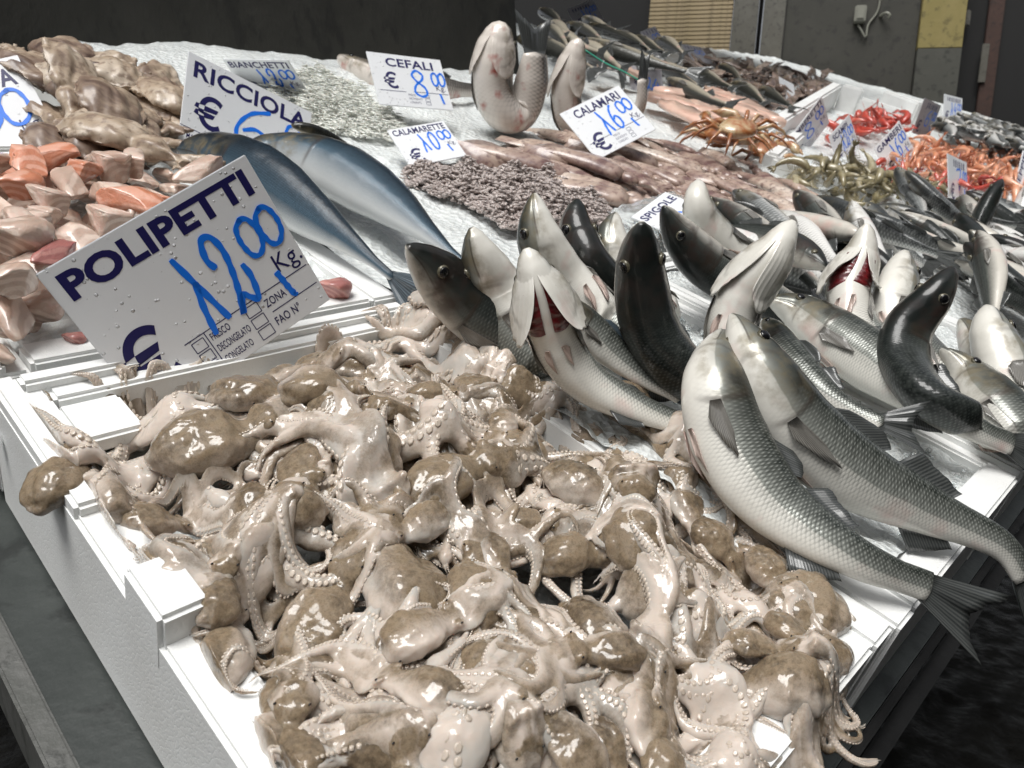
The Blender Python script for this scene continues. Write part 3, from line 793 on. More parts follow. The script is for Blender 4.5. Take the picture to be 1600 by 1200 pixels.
def drape(pr, x, y, yaw, sc, tone, label, group, fz=1.0, roll=0., sink=.0035, flip=False, keep=True, crown=False):
    ca, sa = math.cos(yaw), math.sin(yaw)
    Hs = OH.blur(2, 2); Hb = OH.blur(7, 2)
    cxm, cym = x + ca * .026 * sc, y + sa * .026 * sc; hb0 = float(OH.sample(Hb, cxm, cym)) + .002
    def warp(V):
        W = V * sc
        if flip: W = W * [1, -1, 1]
        X = x + ca * W[:, 0] - sa * W[:, 1]; Y = y + sa * W[:, 0] + ca * W[:, 1]
        if keep:
            X = np.where(X < .136, .136 + (X - .136) * .18, X); X = np.where((X > .500) & (Y < .16), .500 + (X - .500) * .25, X)
            Y = np.where(Y > .575, .575 + (Y - .575) * .2, Y)
        wm = smoothstep(-.012, .012, V[:, 0]) if not crown else 0. * V[:, 0] + .3
        zb_ = OH.sample(Hs, X, Y) * (1 - wm) + (OH.sample(Hb, X, Y) * .5 + hb0 * .5) * wm
        return np.stack([X, Y, zb_ + W[:, 2] * fz - sink], 1)
    V = warp(pr['V']); F = pr['F'][:, ::-1] if flip else pr['F']
    loc = np.array([x, y, float(OH.sample(Hs, x, y))])
    root = empty('baby_octopus', loc, label, 'octopus', group)
    me = mesh_np('octopus_body', V - loc, F); attr(me, 'pig', pr['pig'])
    o = obj('body', me, M['octo'], root); o['tone'] = float(tone)
    SVw = warp(pr['SV'])
    me = bpy.data.meshes.new('suckers'); me.from_pydata((SVw - loc).tolist(), [], [f[::-1] for f in pr['SF']] if flip else pr['SF']); me.polygons.foreach_set('use_smooth', np.full(len(me.polygons), True))
    s_ = obj('suckers', me, M['sucker'], root); s_['kind'] = 'stuff'
    for e in warp(np.array(pr['eyes'])):
        obj('eye', EYE_SMALL, M['black'], root, e - loc)
    i, j = OH.idx(V[:, 0], V[:, 1])
    np.maximum.at(OH.H, (i, j), V[:, 2] - .004)
    cap = mound + OCAP
    OH.H[inside] = np.minimum(OH.H[inside], cap[inside])
    return root
V, F = ellipsoid((0, 0, 0), (.0010, .0006, .0006), 5, 8); EYE_SMALL = mesh_np('eye', V, F)

def octo_px(u, v, ang, lpx, kind, tone, label, k=None, group=None, h=.012, fz=1.0):
    p = at(u, v, h); du, dv = math.cos(R(ang)), math.sin(R(ang))
    a_ = at(u - du * 6, v - dv * 6, h); b_ = at(u + du * 6, v + dv * 6, h)
    yaw = math.atan2(b_[1] - a_[1], b_[0] - a_[0])
    dist = np.linalg.norm(p - CAM); gl = np.linalg.norm(b_ - a_) / 12 * lpx; fl = lpx * dist / FPX
    ln = .90 * (.38 * gl + .62 * fl)
    pr = PROTO[kind][(k if k is not None else OCT_N[0]) % len(PROTO[kind])]; OCT_N[0] += 1
    sc = float(np.clip(ln / pr['L'], .62, 1.5 if kind != 'crown' else 1.2))
    off = (pr['L'] * .5 * sc) if kind != 'crown' else -.012 * sc
    x, y = p[0] - math.cos(yaw) * off, p[1] - math.sin(yaw) * off
    return drape(pr, x, y, yaw, sc, tone, label, group, fz=fz, flip=bool((OCT_N[0] * 7) % 3 == 0), keep='over the' not in label, crown=kind == 'crown')
OCT_N = [0]
# the layer underneath
for i in range(32):
    x, y = .19 + .27 * ((i * .618) % 1), .10 + .42 * ((i * .381 + .13 * (i % 3)) % 1)
    kind = ['splay', 'tuck', 'trail', 'crown'][i % 4]
    drape(PROTO[kind][i % 4], x, y, rng.uniform(0, 6.28), rng.uniform(.8, 1.1), rng.uniform(.35, .8), 'wet brown baby octopus mostly buried low in the heap in the front foam box', 'buried octopus at the bottom of the heap', fz=.8)
G = 'baby octopus heaped in the front foam box'
OCT = [  # u, v, direction of the mantle tip in the picture, mantle length px, kind, tone, label
 (104, 715, 118, 100, 'trail', .85, 'brown baby octopus hanging its smooth head over the left rim'),
 (108, 652, 215, 75, 'tuck', .15, 'small pink baby octopus by the recess in the box corner'),
 (205, 685, 120, 100, 'crown', .1, 'whitish baby octopus lying belly up at the left rim'),
 (255, 615, 200, 110, 'crown', .1, 'cream baby octopus lying suckers up under the euro sign of the large card'),
 (330, 690, 165, 170, 'splay', .5, 'large half pink half brown octopus left of the heap centre, below the large card'),
 (400, 605, 200, 130, 'trail', .45, 'pinkish baby octopus close under the small print of the large card'),
 (560, 560, 190, 130, 'trail', .9, 'dark brown baby octopus near the lower right corner of the large card'),
 (470, 570, 160, 110, 'splay', .4, 'pale octopus with raised arm touching the bottom edge of the large card'),
 (650, 495, 10, 100, 'crown', .2, 'cream and brown octopus topmost at the back rim beside the dark sea bass'),
 (745, 545, 60, 120, 'splay', .2, 'pale looping armed octopus left of the sea bass with open gills'),
 (815, 590, 280, 75, 'tuck', .95, 'small brown coiled octopus just under the gills of the open sea bass'),
 (500, 640, 185, 130, 'splay', .35, 'long pale octopus stretched across the back middle of the heap'),
 (530, 680, 175, 105, 'tuck', .95, 'round olive octopus in the back left half of the heap'),
 (675, 620, 200, 90, 'crown', .05, 'white knobbly octopus lying belly up in the back middle'),
 (735, 615, 95, 90, 'splay', .1, 'pinkish white octopus with its head pointing down in the back middle'),
 (775, 622, 100, 75, 'tuck', .05, 'round pale pink octopus head left of the white sea bass belly'),
 (870, 610, 190, 80, 'crown', .7, 'olive octopus bundle against the white sea bass belly'),
 (840, 665, 210, 110, 'trail', .45, 'teardrop shaped tan octopus with arms trailing down right'),
 (930, 660, 200, 65, 'tuck', .05, 'small pale pink octopus head with a dark thread arm on it'),
 (985, 640, 215, 150, 'trail', .9, 'long brown octopus along the right back rim by the white bass belly'),
 (960, 720, 60, 90, 'crown', .05, 'white octopus of thick suckered arms right of the centre back'),
 (1070, 735, 75, 80, 'trail', .35, 'octopus with a fan of long grey arms next to the curved bass head'),
 (690, 695, 20, 130, 'crown', .75, 'olive octopus showing a pearl row of suckers in the centre'),
 (805, 695, 80, 80, 'tuck', .95, 'striped olive octopus right of the centre sucker rows'),
 (560, 735, 330, 140, 'trail', .35, 'pinkish octopus with long arms drawn out to the left in the centre'),
 (685, 760, 170, 160, 'tuck', 1.0, 'large folded olive octopus in the very middle of the heap'),
 (300, 815, 200, 140, 'trail', .7, 'brown and white octopus above the foam tab on the left'),
 (405, 830, 250, 110, 'crown', .85, 'olive octopus with big round suckers right of the foam tab'),
 (265, 870, 185, 120, 'splay', .65, 'grey brown octopus squeezed behind the foam tab'),
 (470, 800, 110, 90, 'trail', .4, 'narrow greyish octopus between two olive heads on the left'),
 (900, 790, 200, 140, 'splay', .7, 'broad tan octopus with wet shine right of the centre'),
 (820, 820, 190, 85, 'tuck', .45, 'round octopus half brown half white near the centre'),
 (890, 860, 185, 110, 'trail', 1.0, 'dark olive octopus below the broad tan one'),
 (1015, 790, 30, 120, 'crown', .0, 'large white octopus lying belly up near the curved bass'),
 (985, 865, 80, 120, 'trail', .85, 'brown teardrop octopus head pointing down right of centre'),
 (1060, 890, 30, 60, 'tuck', .1, 'tiny white octopus head between brown ones on the right'),
 (1030, 930, 190, 95, 'tuck', .55, 'small greenish pale octopus right of the teardrop head'),
 (1150, 885, 240, 110, 'tuck', .9, 'olive octopus against the right rim under the curved bass'),
 (1180, 840, 20, 80, 'trail', .5, 'pink brown octopus tip lying on the ice by the bass belly'),
 (1190, 930, 210, 90, 'crown', .2, 'pale banded octopus inside the right rim'),
 (1250, 930, 260, 150, 'trail', .35, 'pinkish octopus with one arm standing up at the right rim'),
 (620, 900, 70, 210, 'trail', .3, 'large pinkish octopus with ribbed arms pointing up in the lower centre'),
 (500, 930, 130, 150, 'tuck', .95, 'large round olive octopus in the lower left of the heap'),
 (370, 975, 75, 135, 'splay', .35, 'pink octopus head lying beside the foam tab'),
 (740, 915, 100, 140, 'splay', .6, 'pink and brown wrinkled octopus right of the ribbed one'),
 (620, 990, 10, 110, 'crown', .05, 'small pinkish white octopus flap below the ribbed one'),
 (850, 985, 200, 120, 'splay', .9, 'olive octopus with curled arms in the lower middle'),
 (950, 985, 250, 150, 'trail', .25, 'long pale octopus with wavy arms flowing down in the lower middle'),
 (1100, 960, 200, 110, 'crown', .3, 'pale octopus with many suckered arms in the lower right'),
 (1310, 1020, 0, 95, 'tuck', .35, 'pink brown octopus head sticking out over the right rim'),
 (1230, 1075, 15, 160, 'splay', .6, 'big wrinkled brown octopus head at the lower right rim'),
 (1125, 1065, 60, 100, 'crown', .0, 'bright white octopus crown at the lower right'),
 (880, 1055, 190, 130, 'crown', .8, 'olive octopus with a ring of curled arms in the lower middle'),
 (1000, 1100, 100, 130, 'trail', .25, 'pale octopus of long wavy arms near the bottom'),
 (480, 1010, 190, 120, 'splay', .2, 'white armed octopus under the large round olive one'),
 (480, 1080, 195, 170, 'trail', .85, 'long olive octopus along the lower left rim'),
 (410, 1115, 150, 85, 'tuck', .15, 'small pinkish octopus head at the lower left rim'),
 (680, 1085, 20, 120, 'splay', .75, 'brown tangled octopus in the lower middle left'),
 (840, 1120, 70, 110, 'tuck', .7, 'half brown octopus head near the bottom middle'),
 (800, 1155, 40, 110, 'tuck', .0, 'smooth white octopus head near the bottom middle'),
 (570, 1140, 80, 150, 'crown', .05, 'large yellowish white octopus of thick suckers at the bottom left'),
 (445, 1165, 100, 150, 'tuck', .9, 'large smooth brown octopus head at the bottom left rim'),
 (710, 1165, 200, 140, 'crown', .3, 'pinkish octopus of long suckered arms at the bottom'),
 (950, 1165, 230, 110, 'splay', .7, 'tan octopus at the bottom middle right'),
 (1060, 1165, 80, 120, 'tuck', .85, 'folded brown octopus at the bottom right'),
 (1155, 1165, 20, 110, 'crown', .05, 'white curled octopus at the bottom right rim'),
 (640, 1235, 90, 140, 'splay', .5, 'octopus cut by the lower edge of the picture, left of the middle'),
 (860, 1240, 60, 130, 'trail', .5, 'octopus cut by the lower edge of the picture, right of the middle'),
]
for k, (u, v, an, lp, kd, tn, lb) in enumerate(OCT):
    octo_px(u, v, an, lp, kd, tn, lb, None, G)

# a last loose layer: long armed ones tangled over the others
for i in range(15):
    x, y = .185 + .28 * ((i * .618 + .2) % 1), .09 + .44 * ((i * .381 + .21 * (i % 3) + .1) % 1)
    kind = ['splay', 'trail', 'trail', 'tuck', 'splay'][i % 5]
    drape(PROTO[kind][(i + 1) % 4], x, y, rng.uniform(0, 6.28), rng.uniform(.62, .85), rng.uniform(.2, .7), 'small long armed octopus tangled loosely over the top of the front heap', 'long armed octopus tangled over the heap', fz=.85, flip=bool(i % 2))

for k, (u, v, an, lp, kd, tn, lb) in enumerate([
 (1085, 690, 200, 90, 'splay', .6, 'tan octopus with curled arms wedged under the white bass belly'),
 (1080, 780, 230, 95, 'trail', .3, 'pale octopus beside the head of the nearest curved bass'),
 (1125, 825, 215, 90, 'tuck', .8, 'brown octopus under the belly of the nearest curved bass'),
 (1000, 655, 210, 85, 'splay', .3, 'light octopus with arms reaching the white bass belly'),
 (1200, 875, 225, 90, 'splay', .45, 'grey pink octopus in the corner under the curved bass'),
 (1245, 985, 230, 90, 'tuck', .8, 'olive octopus inside the right rim above the sticking out head'),
 (1180, 1000, 200, 90, 'trail', .35, 'pale armed octopus in the lower right of the heap'),
 (345, 920, 100, 90, 'tuck', .55, 'greyish octopus right behind the foam tab'),
 (240, 770, 160, 95, 'splay', .4, 'pale octopus with looped arms filling the left of the heap')]):
    octo_px(u, v, an, lp, kd, tn, lb, k, G)

# ================================================================== FISH
def fin_mesh(name, base, tip, m=5, ripple=.0, thick=.0006, jag=0., seed=0):
    base, tip = np.asarray(base), np.asarray(tip); n = len(base); r = np.random.default_rng(seed + n)
    N = nrm(np.cross(tip[n // 2] - base[n // 2], base[-1] - base[0] + 1e-9))
    V, U = [], []
    jl = 1 - jag * r.uniform(0, 1, n)
    for sgn in (1, -1):
        for i in range(n):
            for j in range(m):
                k = j / (m - 1)
                p = base[i] + (tip[i] - base[i]) * k * jl[i]
                p = p + N * (ripple * math.sin(i * 1.1 + seed) * k + sgn * thick * (1 - .7 * k) + .25 * thick * (i % 2))
                V.append(p); U.append((i / (n - 1), k))
    F = []
    for s in (0, 1):
        for i in range(n - 1):
            for j in range(m - 1):
                a = s * n * m + i * m + j; f = (a, a + m, a + m + 1, a + 1); F.append(f if s == 0 else f[::-1])
    for i in range(n - 1):
        for j in (0, m - 1):
            a = i * m + j; F.append((a, a + m, a + m + n * m, a + n * m))
    for j in range(m - 1):
        for i in (0, n - 1):
            a = i * m + j; F.append((a, a + 1, a + 1 + n * m, a + n * m))
    me = mesh_np(name, np.array(V), np.array(F))
    lay = me.uv_layers.new(name='metres'); idx = np.empty(len(me.loops), np.int32); me.loops.foreach_get('vertex_index', idx)
    lay.data.foreach_set('uv', np.array(U + [])[idx].astype(np.float32).ravel())
    return me
PROF = dict(
 mullet_tied=dict(s=[0, .02, .06, .12, .22, .30, .42, .55, .7, .85, .95, 1], up=[.012, .036, .056, .076, .094, .100, .104, .104, .100, .092, .074, .060], dn=[.012, .034, .054, .074, .094, .102, .106, .104, .098, .088, .070, .058], w=[.016, .044, .064, .080, .086, .088, .086, .082, .076, .064, .046, .036]),
 bass=dict(s=[0, .02, .06, .12, .20, .27, .38, .50, .65, .80, .92, 1], up=[.009, .027, .051, .077, .096, .106, .112, .106, .084, .056, .040, .040], dn=[.007, .023, .045, .068, .088, .098, .106, .100, .074, .048, .037, .036], w=[.010, .030, .048, .066, .077, .080, .079, .071, .054, .033, .019, .014]),
 jack=dict(s=[0, .03, .08, .15, .25, .38, .52, .68, .82, .93, 1], up=[.010, .036, .064, .088, .108, .118, .108, .078, .042, .018, .014], dn=[.008, .032, .058, .082, .104, .114, .104, .074, .040, .018, .014], w=[.010, .034, .055, .072, .085, .090, .080, .056, .030, .015, .011]),
 mullet=dict(s=[0, .02, .06, .12, .22, .30, .42, .55, .7, .85, 1], up=[.010, .034, .054, .074, .092, .100, .104, .098, .080, .056, .046], dn=[.010, .032, .052, .072, .092, .102, .106, .100, .078, .052, .044], w=[.014, .042, .062, .078, .086, .088, .086, .076, .056, .034, .022]))
def make_fish(name, spine, belly, label, group, cat='fish', prof='bass', mat='bass', fat=1.0, detail=1, L=None, gape=0., fins=('tail', 'dorsal', 'pectoral', 'pelvic', 'anal'), fin='fin', tail_len=.20, tail_spread=1.0, plates=True, taildir=None, tail_roll=0., root=None):
    """fish swept along spine (snout first); belly: list of belly directions from snout to tail"""
    n, m = (76, 44) if detail else (36, 24)
    P, Ls = crom(spine, n, 1.18); L = L or Ls; trunc = L > Ls * 1.07
    if trunc: fins = tuple(f for f in fins if f != 'tail')
    seg = np.concatenate([[0], np.cumsum(np.linalg.norm(np.diff(P, axis=0), axis=1))]); S_ = seg / seg[-1]
    if trunc: S_ = seg / L
    T = np.gradient(P, axis=0); T /= np.linalg.norm(T, axis=1)[:, None]
    bd = np.asarray(belly, float)
    if bd.ndim == 1: bd = bd[None]
    bs = np.linspace(0, S_[-1], len(bd)); Bd = np.stack([np.interp(S_, bs, bd[:, k]) for k in range(3)], 1)
    Bd = Bd - (Bd * T).sum(1)[:, None] * T; Bd /= np.linalg.norm(Bd, axis=1)[:, None]
    Wd = np.cross(T, Bd); pf = PROF[prof]
    up = np.interp(S_, pf['s'], pf['up']) * L * fat; dn = np.interp(S_, pf['s'], pf['dn']) * L * fat; wd = np.interp(S_, pf['s'], pf['w']) * L * fat
    if trunc:
        e_ = np.sqrt(np.clip((seg[-1] - seg) / (.05 * L), .02, 1)); up, dn, wd = up * e_, dn * e_, wd * e_
    V = np.empty((n, m, 3)); sA = np.empty((n, m)); pA = np.empty((n, m)); UVm = np.empty((n, m, 2))
    per = (up + dn) * 1.35
    for j in range(m):
        a = 2 * math.pi * j / m; c_, s_ = math.cos(a), math.sin(a)
        ph = abs(((a + math.pi) % (2 * math.pi)) - math.pi) / math.pi       # 0 back, 1 belly
        k = np.ones(n)
        if plates:
            edge = .245 + .035 * math.cos((ph - .55) * 3.0)
            gm = smoothstep(.18, .34, ph) * (1 - smoothstep(.62, .82, ph)); k += gm * .016 * np.exp(-((S_ - edge) / .05)**2) * (S_ <= edge) - gm * .008 * np.exp(-((S_ - edge - .010) / .012)**2) * (S_ > edge)
            k += -.010 * np.exp(-((S_ - .155 - .02 * math.cos(ph * 5)) / .010)**2) * smoothstep(.2, .45, ph)     # cheek line
            mouth = .47 + .8 * S_
            k += -.13 * np.exp(-((ph - mouth) / .045)**2) * smoothstep(.125, .10, S_) * (S_ > .004)
        vert = np.where(c_ > 0, up, dn) * c_
        V[:, j] = P - Bd * (vert * k)[:, None] + Wd * (wd * k * s_ * (1 - .10 * abs(c_)))[:, None]
        sA[:, j] = S_; pA[:, j] = ph; UVm[:, j, 0] = seg; UVm[:, j, 1] = (((a + math.pi) % (2 * math.pi)) / (2 * math.pi)) * per.mean()
    mid = P[int(n * .5)]; low = V.reshape(-1, 3)[:, 2].min()
    loc = np.array([mid[0], mid[1], low])
    rt = root or empty(name, loc, label, cat, group)
    VV = V.reshape(-1, 3); F = np.array(grid_faces(n, m))
    VV = np.vstack([VV, P[0] - T[0] * .001 * L, P[-1] + T[-1] * .004])
    tri0 = [(n * m, (j + 1) % m, j, j) for j in range(m)]; tri1 = [((n - 1) * m + j, (n - 1) * m + (j + 1) % m, n * m + 1, n * m + 1) for j in range(m)]
    Fl = [tuple(f) for f in F] + [t[:3] for t in tri0] + [t[:3] for t in tri1]
    me = mesh_np('fish_body', VV - loc, Fl)
    attr(me, 's', np.concatenate([sA.ravel(), [0, 1]])); attr(me, 'ph', np.concatenate([pA.ravel(), [.5, .5]]))
    uvv = np.vstack([UVm.reshape(-1, 2), [[0, 0], [seg[-1], 0]]])
    lay = me.uv_layers.new(name='metres'); idx = np.empty(len(me.loops), np.int32); me.loops.foreach_get('vertex_index', idx)
    lay.data.foreach_set('uv', uvv[idx].astype(np.float32).ravel())
    # the seam: loops of the last column must not wrap back
    obj('body', me, M[mat], rt)
    def fr(s):
        s = min(s, S_[-1]); k = np.interp(s, S_, np.arange(n)); i = min(int(k), n - 2); f = k - i
        ip = lambda A: A[i] * (1 - f) + A[i + 1] * f
        return ip(P), nrm(ip(T)), nrm(ip(Bd)), nrm(ip(Wd)), ip(up), ip(dn), ip(wd)
    def surf(s, a, out=0.):
        p, t, b_, w_, u_, d_, ww = fr(s); c_, s_ = math.cos(a), math.sin(a)
        q = p - b_ * ((u_ if c_ > 0 else d_) * c_) + w_ * (ww * s_ * (1 - .10 * abs(c_)))
        return q + nrm(q - p) * out
    # eyes
    for sg in (() if 'noeye' in fins else (1, -1)):
        a = sg * R(62); s0 = .105; q = surf(s0, a); p, t, b_, w_, *_ = fr(s0)
        nn = nrm(q - p + w_ * sg * .01 * L); r_ = .0200 * L * fat
        x = nrm(t - nn * (t @ nn)); y = np.cross(nn, x); Mx = np.stack([x, y, nn], 1)
        Ve, Fe = ellipsoid((0, 0, 0), (r_, r_, r_ * .55), 8, 14, Mx)
        e = obj('eye', mesh_np('eye', Ve, Fe), M['ring'], rt, q - nn * r_ * .12 - loc)
        if detail:
            Ve, Fe = ellipsoid((0, 0, 0), (r_ * .80, r_ * .80, r_ * .30), 6, 12, Mx)
            obj('pupil', mesh_np('pupil', Ve, Fe), M['black'], e, nn * r_ * .33)
    # fins
    def addfin(nm, base, tip, mt, **kw):
        me = fin_mesh(nm, np.array(base) - loc, np.array(tip) - loc, **kw); return obj(nm, me, M[mt], rt)
    if 'tail' in fins:
        p, t, b_, w_, u_, d_, ww = fr(1.0); Lt = tail_len * L
        if taildir is not None: t2 = nrm(np.asarray(taildir))
        else: t2 = t
        bb = nrm(b_ - t2 * (b_ @ t2)); bb = nrm(bb * math.cos(tail_roll) + np.cross(t2, bb) * math.sin(tail_roll))
        base, tip = [], []
        for k in np.linspace(-1, 1, 23):
            base.append(p - t * .012 * L + bb * k * (u_ + d_) * .46)
            tip.append(p + t2 * Lt * (.62 + .38 * abs(k)**1.3) + bb * k * Lt * .58 * tail_spread + np.cross(t2, bb) * Lt * .05 * math.sin(k * 4))
        addfin('tail_fin', base, tip, fin, m=6, ripple=.0012, thick=.0012, jag=.06, seed=len(rt.name) * 3 + int(1000 * abs(loc[0])) % 17)
    def ridge(nm, s0, s1, a, h, mt, shape, lean=.6, k=12):
        base, tip = [], []
        for i, s in enumerate(np.linspace(s0, s1, k)):
            q = surf(s, a, -.002 * L); p, t, b_, w_, *_ = fr(s); o = nrm(q - p)
            base.append(q); tip.append(q + (o + t * lean) * h * L * shape(i / (k - 1)))
        addfin(nm, base, tip, mt, m=4, ripple=.0006, thick=.0007, jag=.12, seed=int(s0 * 100))
    if 'dorsal' in fins and S_[-1] > .8:
        ridge('dorsal_fin', .36, .55, 0., .042, fin, lambda x: .25 + .75 * math.sin(math.pi * min(1, x * .8 + .18)), 1.4)
        ridge('dorsal_fin', .60, .76, 0., .050, fin, lambda x: 1 - .6 * x, .9)
    if 'anal' in fins and S_[-1] > .8: ridge('anal_fin', .66, .78, math.pi, .050, fin, lambda x: 1 - .65 * x, 1.0)
    if 'pectoral' in fins:
        for sg in (1, -1):
            base, tip = [], []
            for i, k in enumerate(np.linspace(-1, 1, 11)):
                a = sg * (R(108) + k * R(8)); base.append(surf(.285, a, .001))
                tip.append(surf(.285 + .165 * (1 - .78 * abs(k + .25)**1.2 / 1.3), sg * (R(108) + k * R(13)), .009 * L * (1 + .4 * k)))
            addfin('pectoral_fin', base, tip, 'fin_side', m=5, ripple=.0008, jag=.08)
    if 'pelvic' in fins:
        for sg in (1, -1):
            base, tip = [], []
            for k in np.linspace(-1, 1, 9):
                a = sg * (R(160) + k * R(5)); base.append(surf(.33, a, .001)); tip.append(surf(.33 + .125 * (1 - .8 * abs(k - .2)**1.2 / 1.25), sg * (R(155) + k * R(8)), .010 * L))
            addfin('pelvic_fin', base, tip, 'fin_pale', m=4, ripple=.0006, jag=.08)
    # gill covers lifted off the throat, red gills under them
    if gape:
        for sg in (1, -1):
            nu, nv = 22, 21; A = np.empty((nu, nv, 3)); O = np.empty((nu, nv, 3))
            for i in range(nu):
                x = i / (nu - 1)
                for j in range(nv):
                    k = j / (nv - 1)
                    send = .185 + .105 * math.sin(math.pi * min(1, .10 + k * .9))**1.4
                    s = .055 + (send - .055) * x
                    a = sg * (R(178 - 14 * x) - R(100 - 14 * x) * k)
                    lift = gape * L * .046 * max(0, (x - .15) / .85)**1.5 * (1 - k)**.8 + .0030 * smoothstep(0, .5, x) - .0010
                    p, t, b_, w_, *_ = fr(s); q0 = surf(s, a); on = nrm(q0 - p)
                    A[i, j] = q0 + on * (lift + .0011 * math.sin(k * 44) * x * (k < .7)) + w_ * sg * gape * L * .034 * x**1.7 * (1 - .5 * k)
                    O[i, j] = on
            inn = A - O * .0018
            VV = np.vstack([A.reshape(-1, 3), inn.reshape(-1, 3)]) - loc; k0 = nu * nv; F = []
            for i in range(nu - 1):
                for j in range(nv - 1):
                    a = i * nv + j; F.append((a, a + 1, a + nv + 1, a + nv)); F.append((k0 + a, k0 + a + nv, k0 + a + nv + 1, k0 + a + 1))
            for i in range(nu - 1):
                for j in (0, nv - 1): a = i * nv + j; F.append((a, a + nv, k0 + a + nv, k0 + a))
            for j in range(nv - 1):
                for i in (0, nu - 1): a = i * nv + j; F.append((a, a + 1, k0 + a + 1, k0 + a))
            gm_ = mesh_np('gill_cover', VV, F)
            kk = np.tile(np.linspace(0, 1, nv), nu); xx = np.repeat(np.linspace(0, 1, nu), nv)
            attr(gm_, 's', np.tile(.03 + xx * .16, 2)); attr(gm_, 'ph', np.tile(.97 - .45 * kk, 2)); gm_.uv_layers.new(name='metres')
            obj('gill_cover', gm_, M[mat], rt)
            if gape > .5:
                nu, nv = 22, 12; GV = []
                for lay_ in (0, 1):
                    for i in range(nu):
                        for j in range(nv):
                            x, k = i / (nu - 1), j / (nv - 1); e = math.sin(math.pi * x)**.5 * math.sin(math.pi * min(1, k + .12))**.5
                            GV.append(surf(.10 + .165 * x + .012 * math.sin(k * 3), sg * (R(169) - R(72) * k), (.012 * e * L + .0022 * abs(math.sin(x * 15)) * e) * (1 if lay_ == 0 else .0) - .003 * L))
                F = []
                for i in range(nu - 1):
                    for j in range(nv - 1):
                        a = i * nv + j; o_ = nu * nv; F.append((a, a + nv, a + nv + 1, a + 1)); F.append((o_ + a, o_ + a + 1, o_ + a + nv + 1, o_ + a + nv))
                obj('gill', mesh_np('gill', np.array(GV) - loc, np.array(F)), M['gill'], rt)
    return rt

def pts(lst):
    """control points snout..tail: (u, v, h) or (u, v, None) = standing above the next point"""
    out = [None] * len(lst)
    for i in range(len(lst) - 1, -1, -1):
        u, v, h = lst[i]
        if h is None: out[i] = over(u, v, out[i + 1] if i + 1 < len(lst) else at(u, v, .03))
        elif isinstance(h, tuple):
            b = out[i + 1]; o1 = over(u, v, b); o2 = at(u, v, h[0]); out[i] = o1 * (1 - h[1]) + o2 * h[1]
        else: out[i] = at(u, v, h)
    return np.array(out)
GB = 'large sea bass with raised heads in the right foreground'
def bass(lst, belly, label, mat='bass', **kw):
    bl = [imgdir(*b) for b in belly]
    kw.setdefault('fin', 'fin'); kw.setdefault('L', .345)
    return make_fish('sea_bass', pts(lst), bl, label, GB, prof='bass', mat=mat, **kw)
# the two curved fish in front
bass([(1128, 518, .105), (1118, 600, .085), (1140, 690, .055), (1210, 790, .032), (1330, 870, .026), (1450, 918, .016)], [(-1, .15, .12), (-1, .3, .12), (-.75, .8, .1)],
     'curved silver sea bass nearest the camera, tail hanging over the box corner', fat=.98, L=None, tail_len=.19, tail_spread=.85, taildir=imgdir(1, .62, .12))
bass([(1142, 492, .125), (1188, 580, .10), (1250, 672, .066), (1340, 745, .042), (1450, 800, .028), (1560, 850, .02), (1600, 900, .0)], [(-1, .3, .2), (-.75, .8, .15), (-.4, 1, .05)],
     'second curved sea bass lying just behind the nearest one, tail leaving the picture', fat=.90, L=None)
# belly up with the gills open
bass([(822, 388, .150), (842, 450, .120), (868, 530, .075), (915, 595, .045), (1000, 640, .032), (1095, 672, .026)], [(.05, .25, 1), (-.1, .45, 1), (-.3, 1, .45)],
     'white bellied sea bass facing up with both gill covers open and red gills', L=None, gape=.95, fat=1.12, plates=False)
bass([(1002, 348, .175), (1000, 420, .130), (1012, 500, .085), (1050, 565, .055), (1110, 610, .040), (1190, 650, .030)], [(-.1, -.5, -1), (-.2, -.3, -1), (-.6, .7, -.6)],
     'black backed sea bass standing upright to the right of the open gilled one', mat='bass_dark', fat=.95)
bass([(835, 302, .150), (845, 372, .112), (880, 440, .070), (945, 500, .045), (1020, 560, .034), (1080, 610, .03)], [(.9, -.1, .25), (.7, .5, .3), (-.3, 1, .5)],
     'sea bass with a clear dark eye rising behind the open gilled one', fat=.92)
bass([(860, 470, .09), (905, 500, .07), (950, 545, .05), (1005, 590, .036), (1062, 622, .028)], [(-.5, 1, .2), (-.4, 1, .2)],
     'scaly dark sea bass lying beside the white belly with its blue tail fin out', L=None, fin='fin_blue', fat=1.0, taildir=imgdir(1, .1, .2), tail_len=.16)
bass([(636, 385, .105), (668, 415, .085), (715, 462, .055), (770, 505, .035), (850, 545, .02)], [(-.5, .8, -.6), (-.4, .9, -.6)],
     'dark sea bass at the far left of the group, red cut behind its head', mat='bass_dark', fat=.95)
bass([(737, 356, .125), (752, 400, .10), (778, 455, .065), (815, 520, .035), (870, 575, .02)], [(.85, .1, .4), (.8, .3, .4)],
     'sea bass with a silver eye second from the left in the group', fat=1.0)
bass([(902, 312, .130), (900, 362, .10), (918, 418, .07), (965, 465, .04), (1040, 510, .026)], [(-.4, -.2, -1), (-.5, .2, -1)],
     'dark sea bass with a pale wet streak on its head behind the upright black one', mat='bass_dark', fat=1.0)
bass([(963, 333, .115), (955, 375, .09), (962, 425, .06), (1000, 470, .035), (1060, 505, .022)], [(.9, 0, .35), (.7, .4, .4)],
     'small grey sea bass head between the streaked one and the upright black one', fat=.95)
bass([(1037, 322, .125), (1062, 366, .095), (1105, 412, .065), (1170, 452, .045), (1250, 490, .03)], [(.8, -.6, -.3), (.6, -.5, -.6)],
     'dark sea bass with its mouth near the flat spigole card', mat='bass_dark', fat=.92)
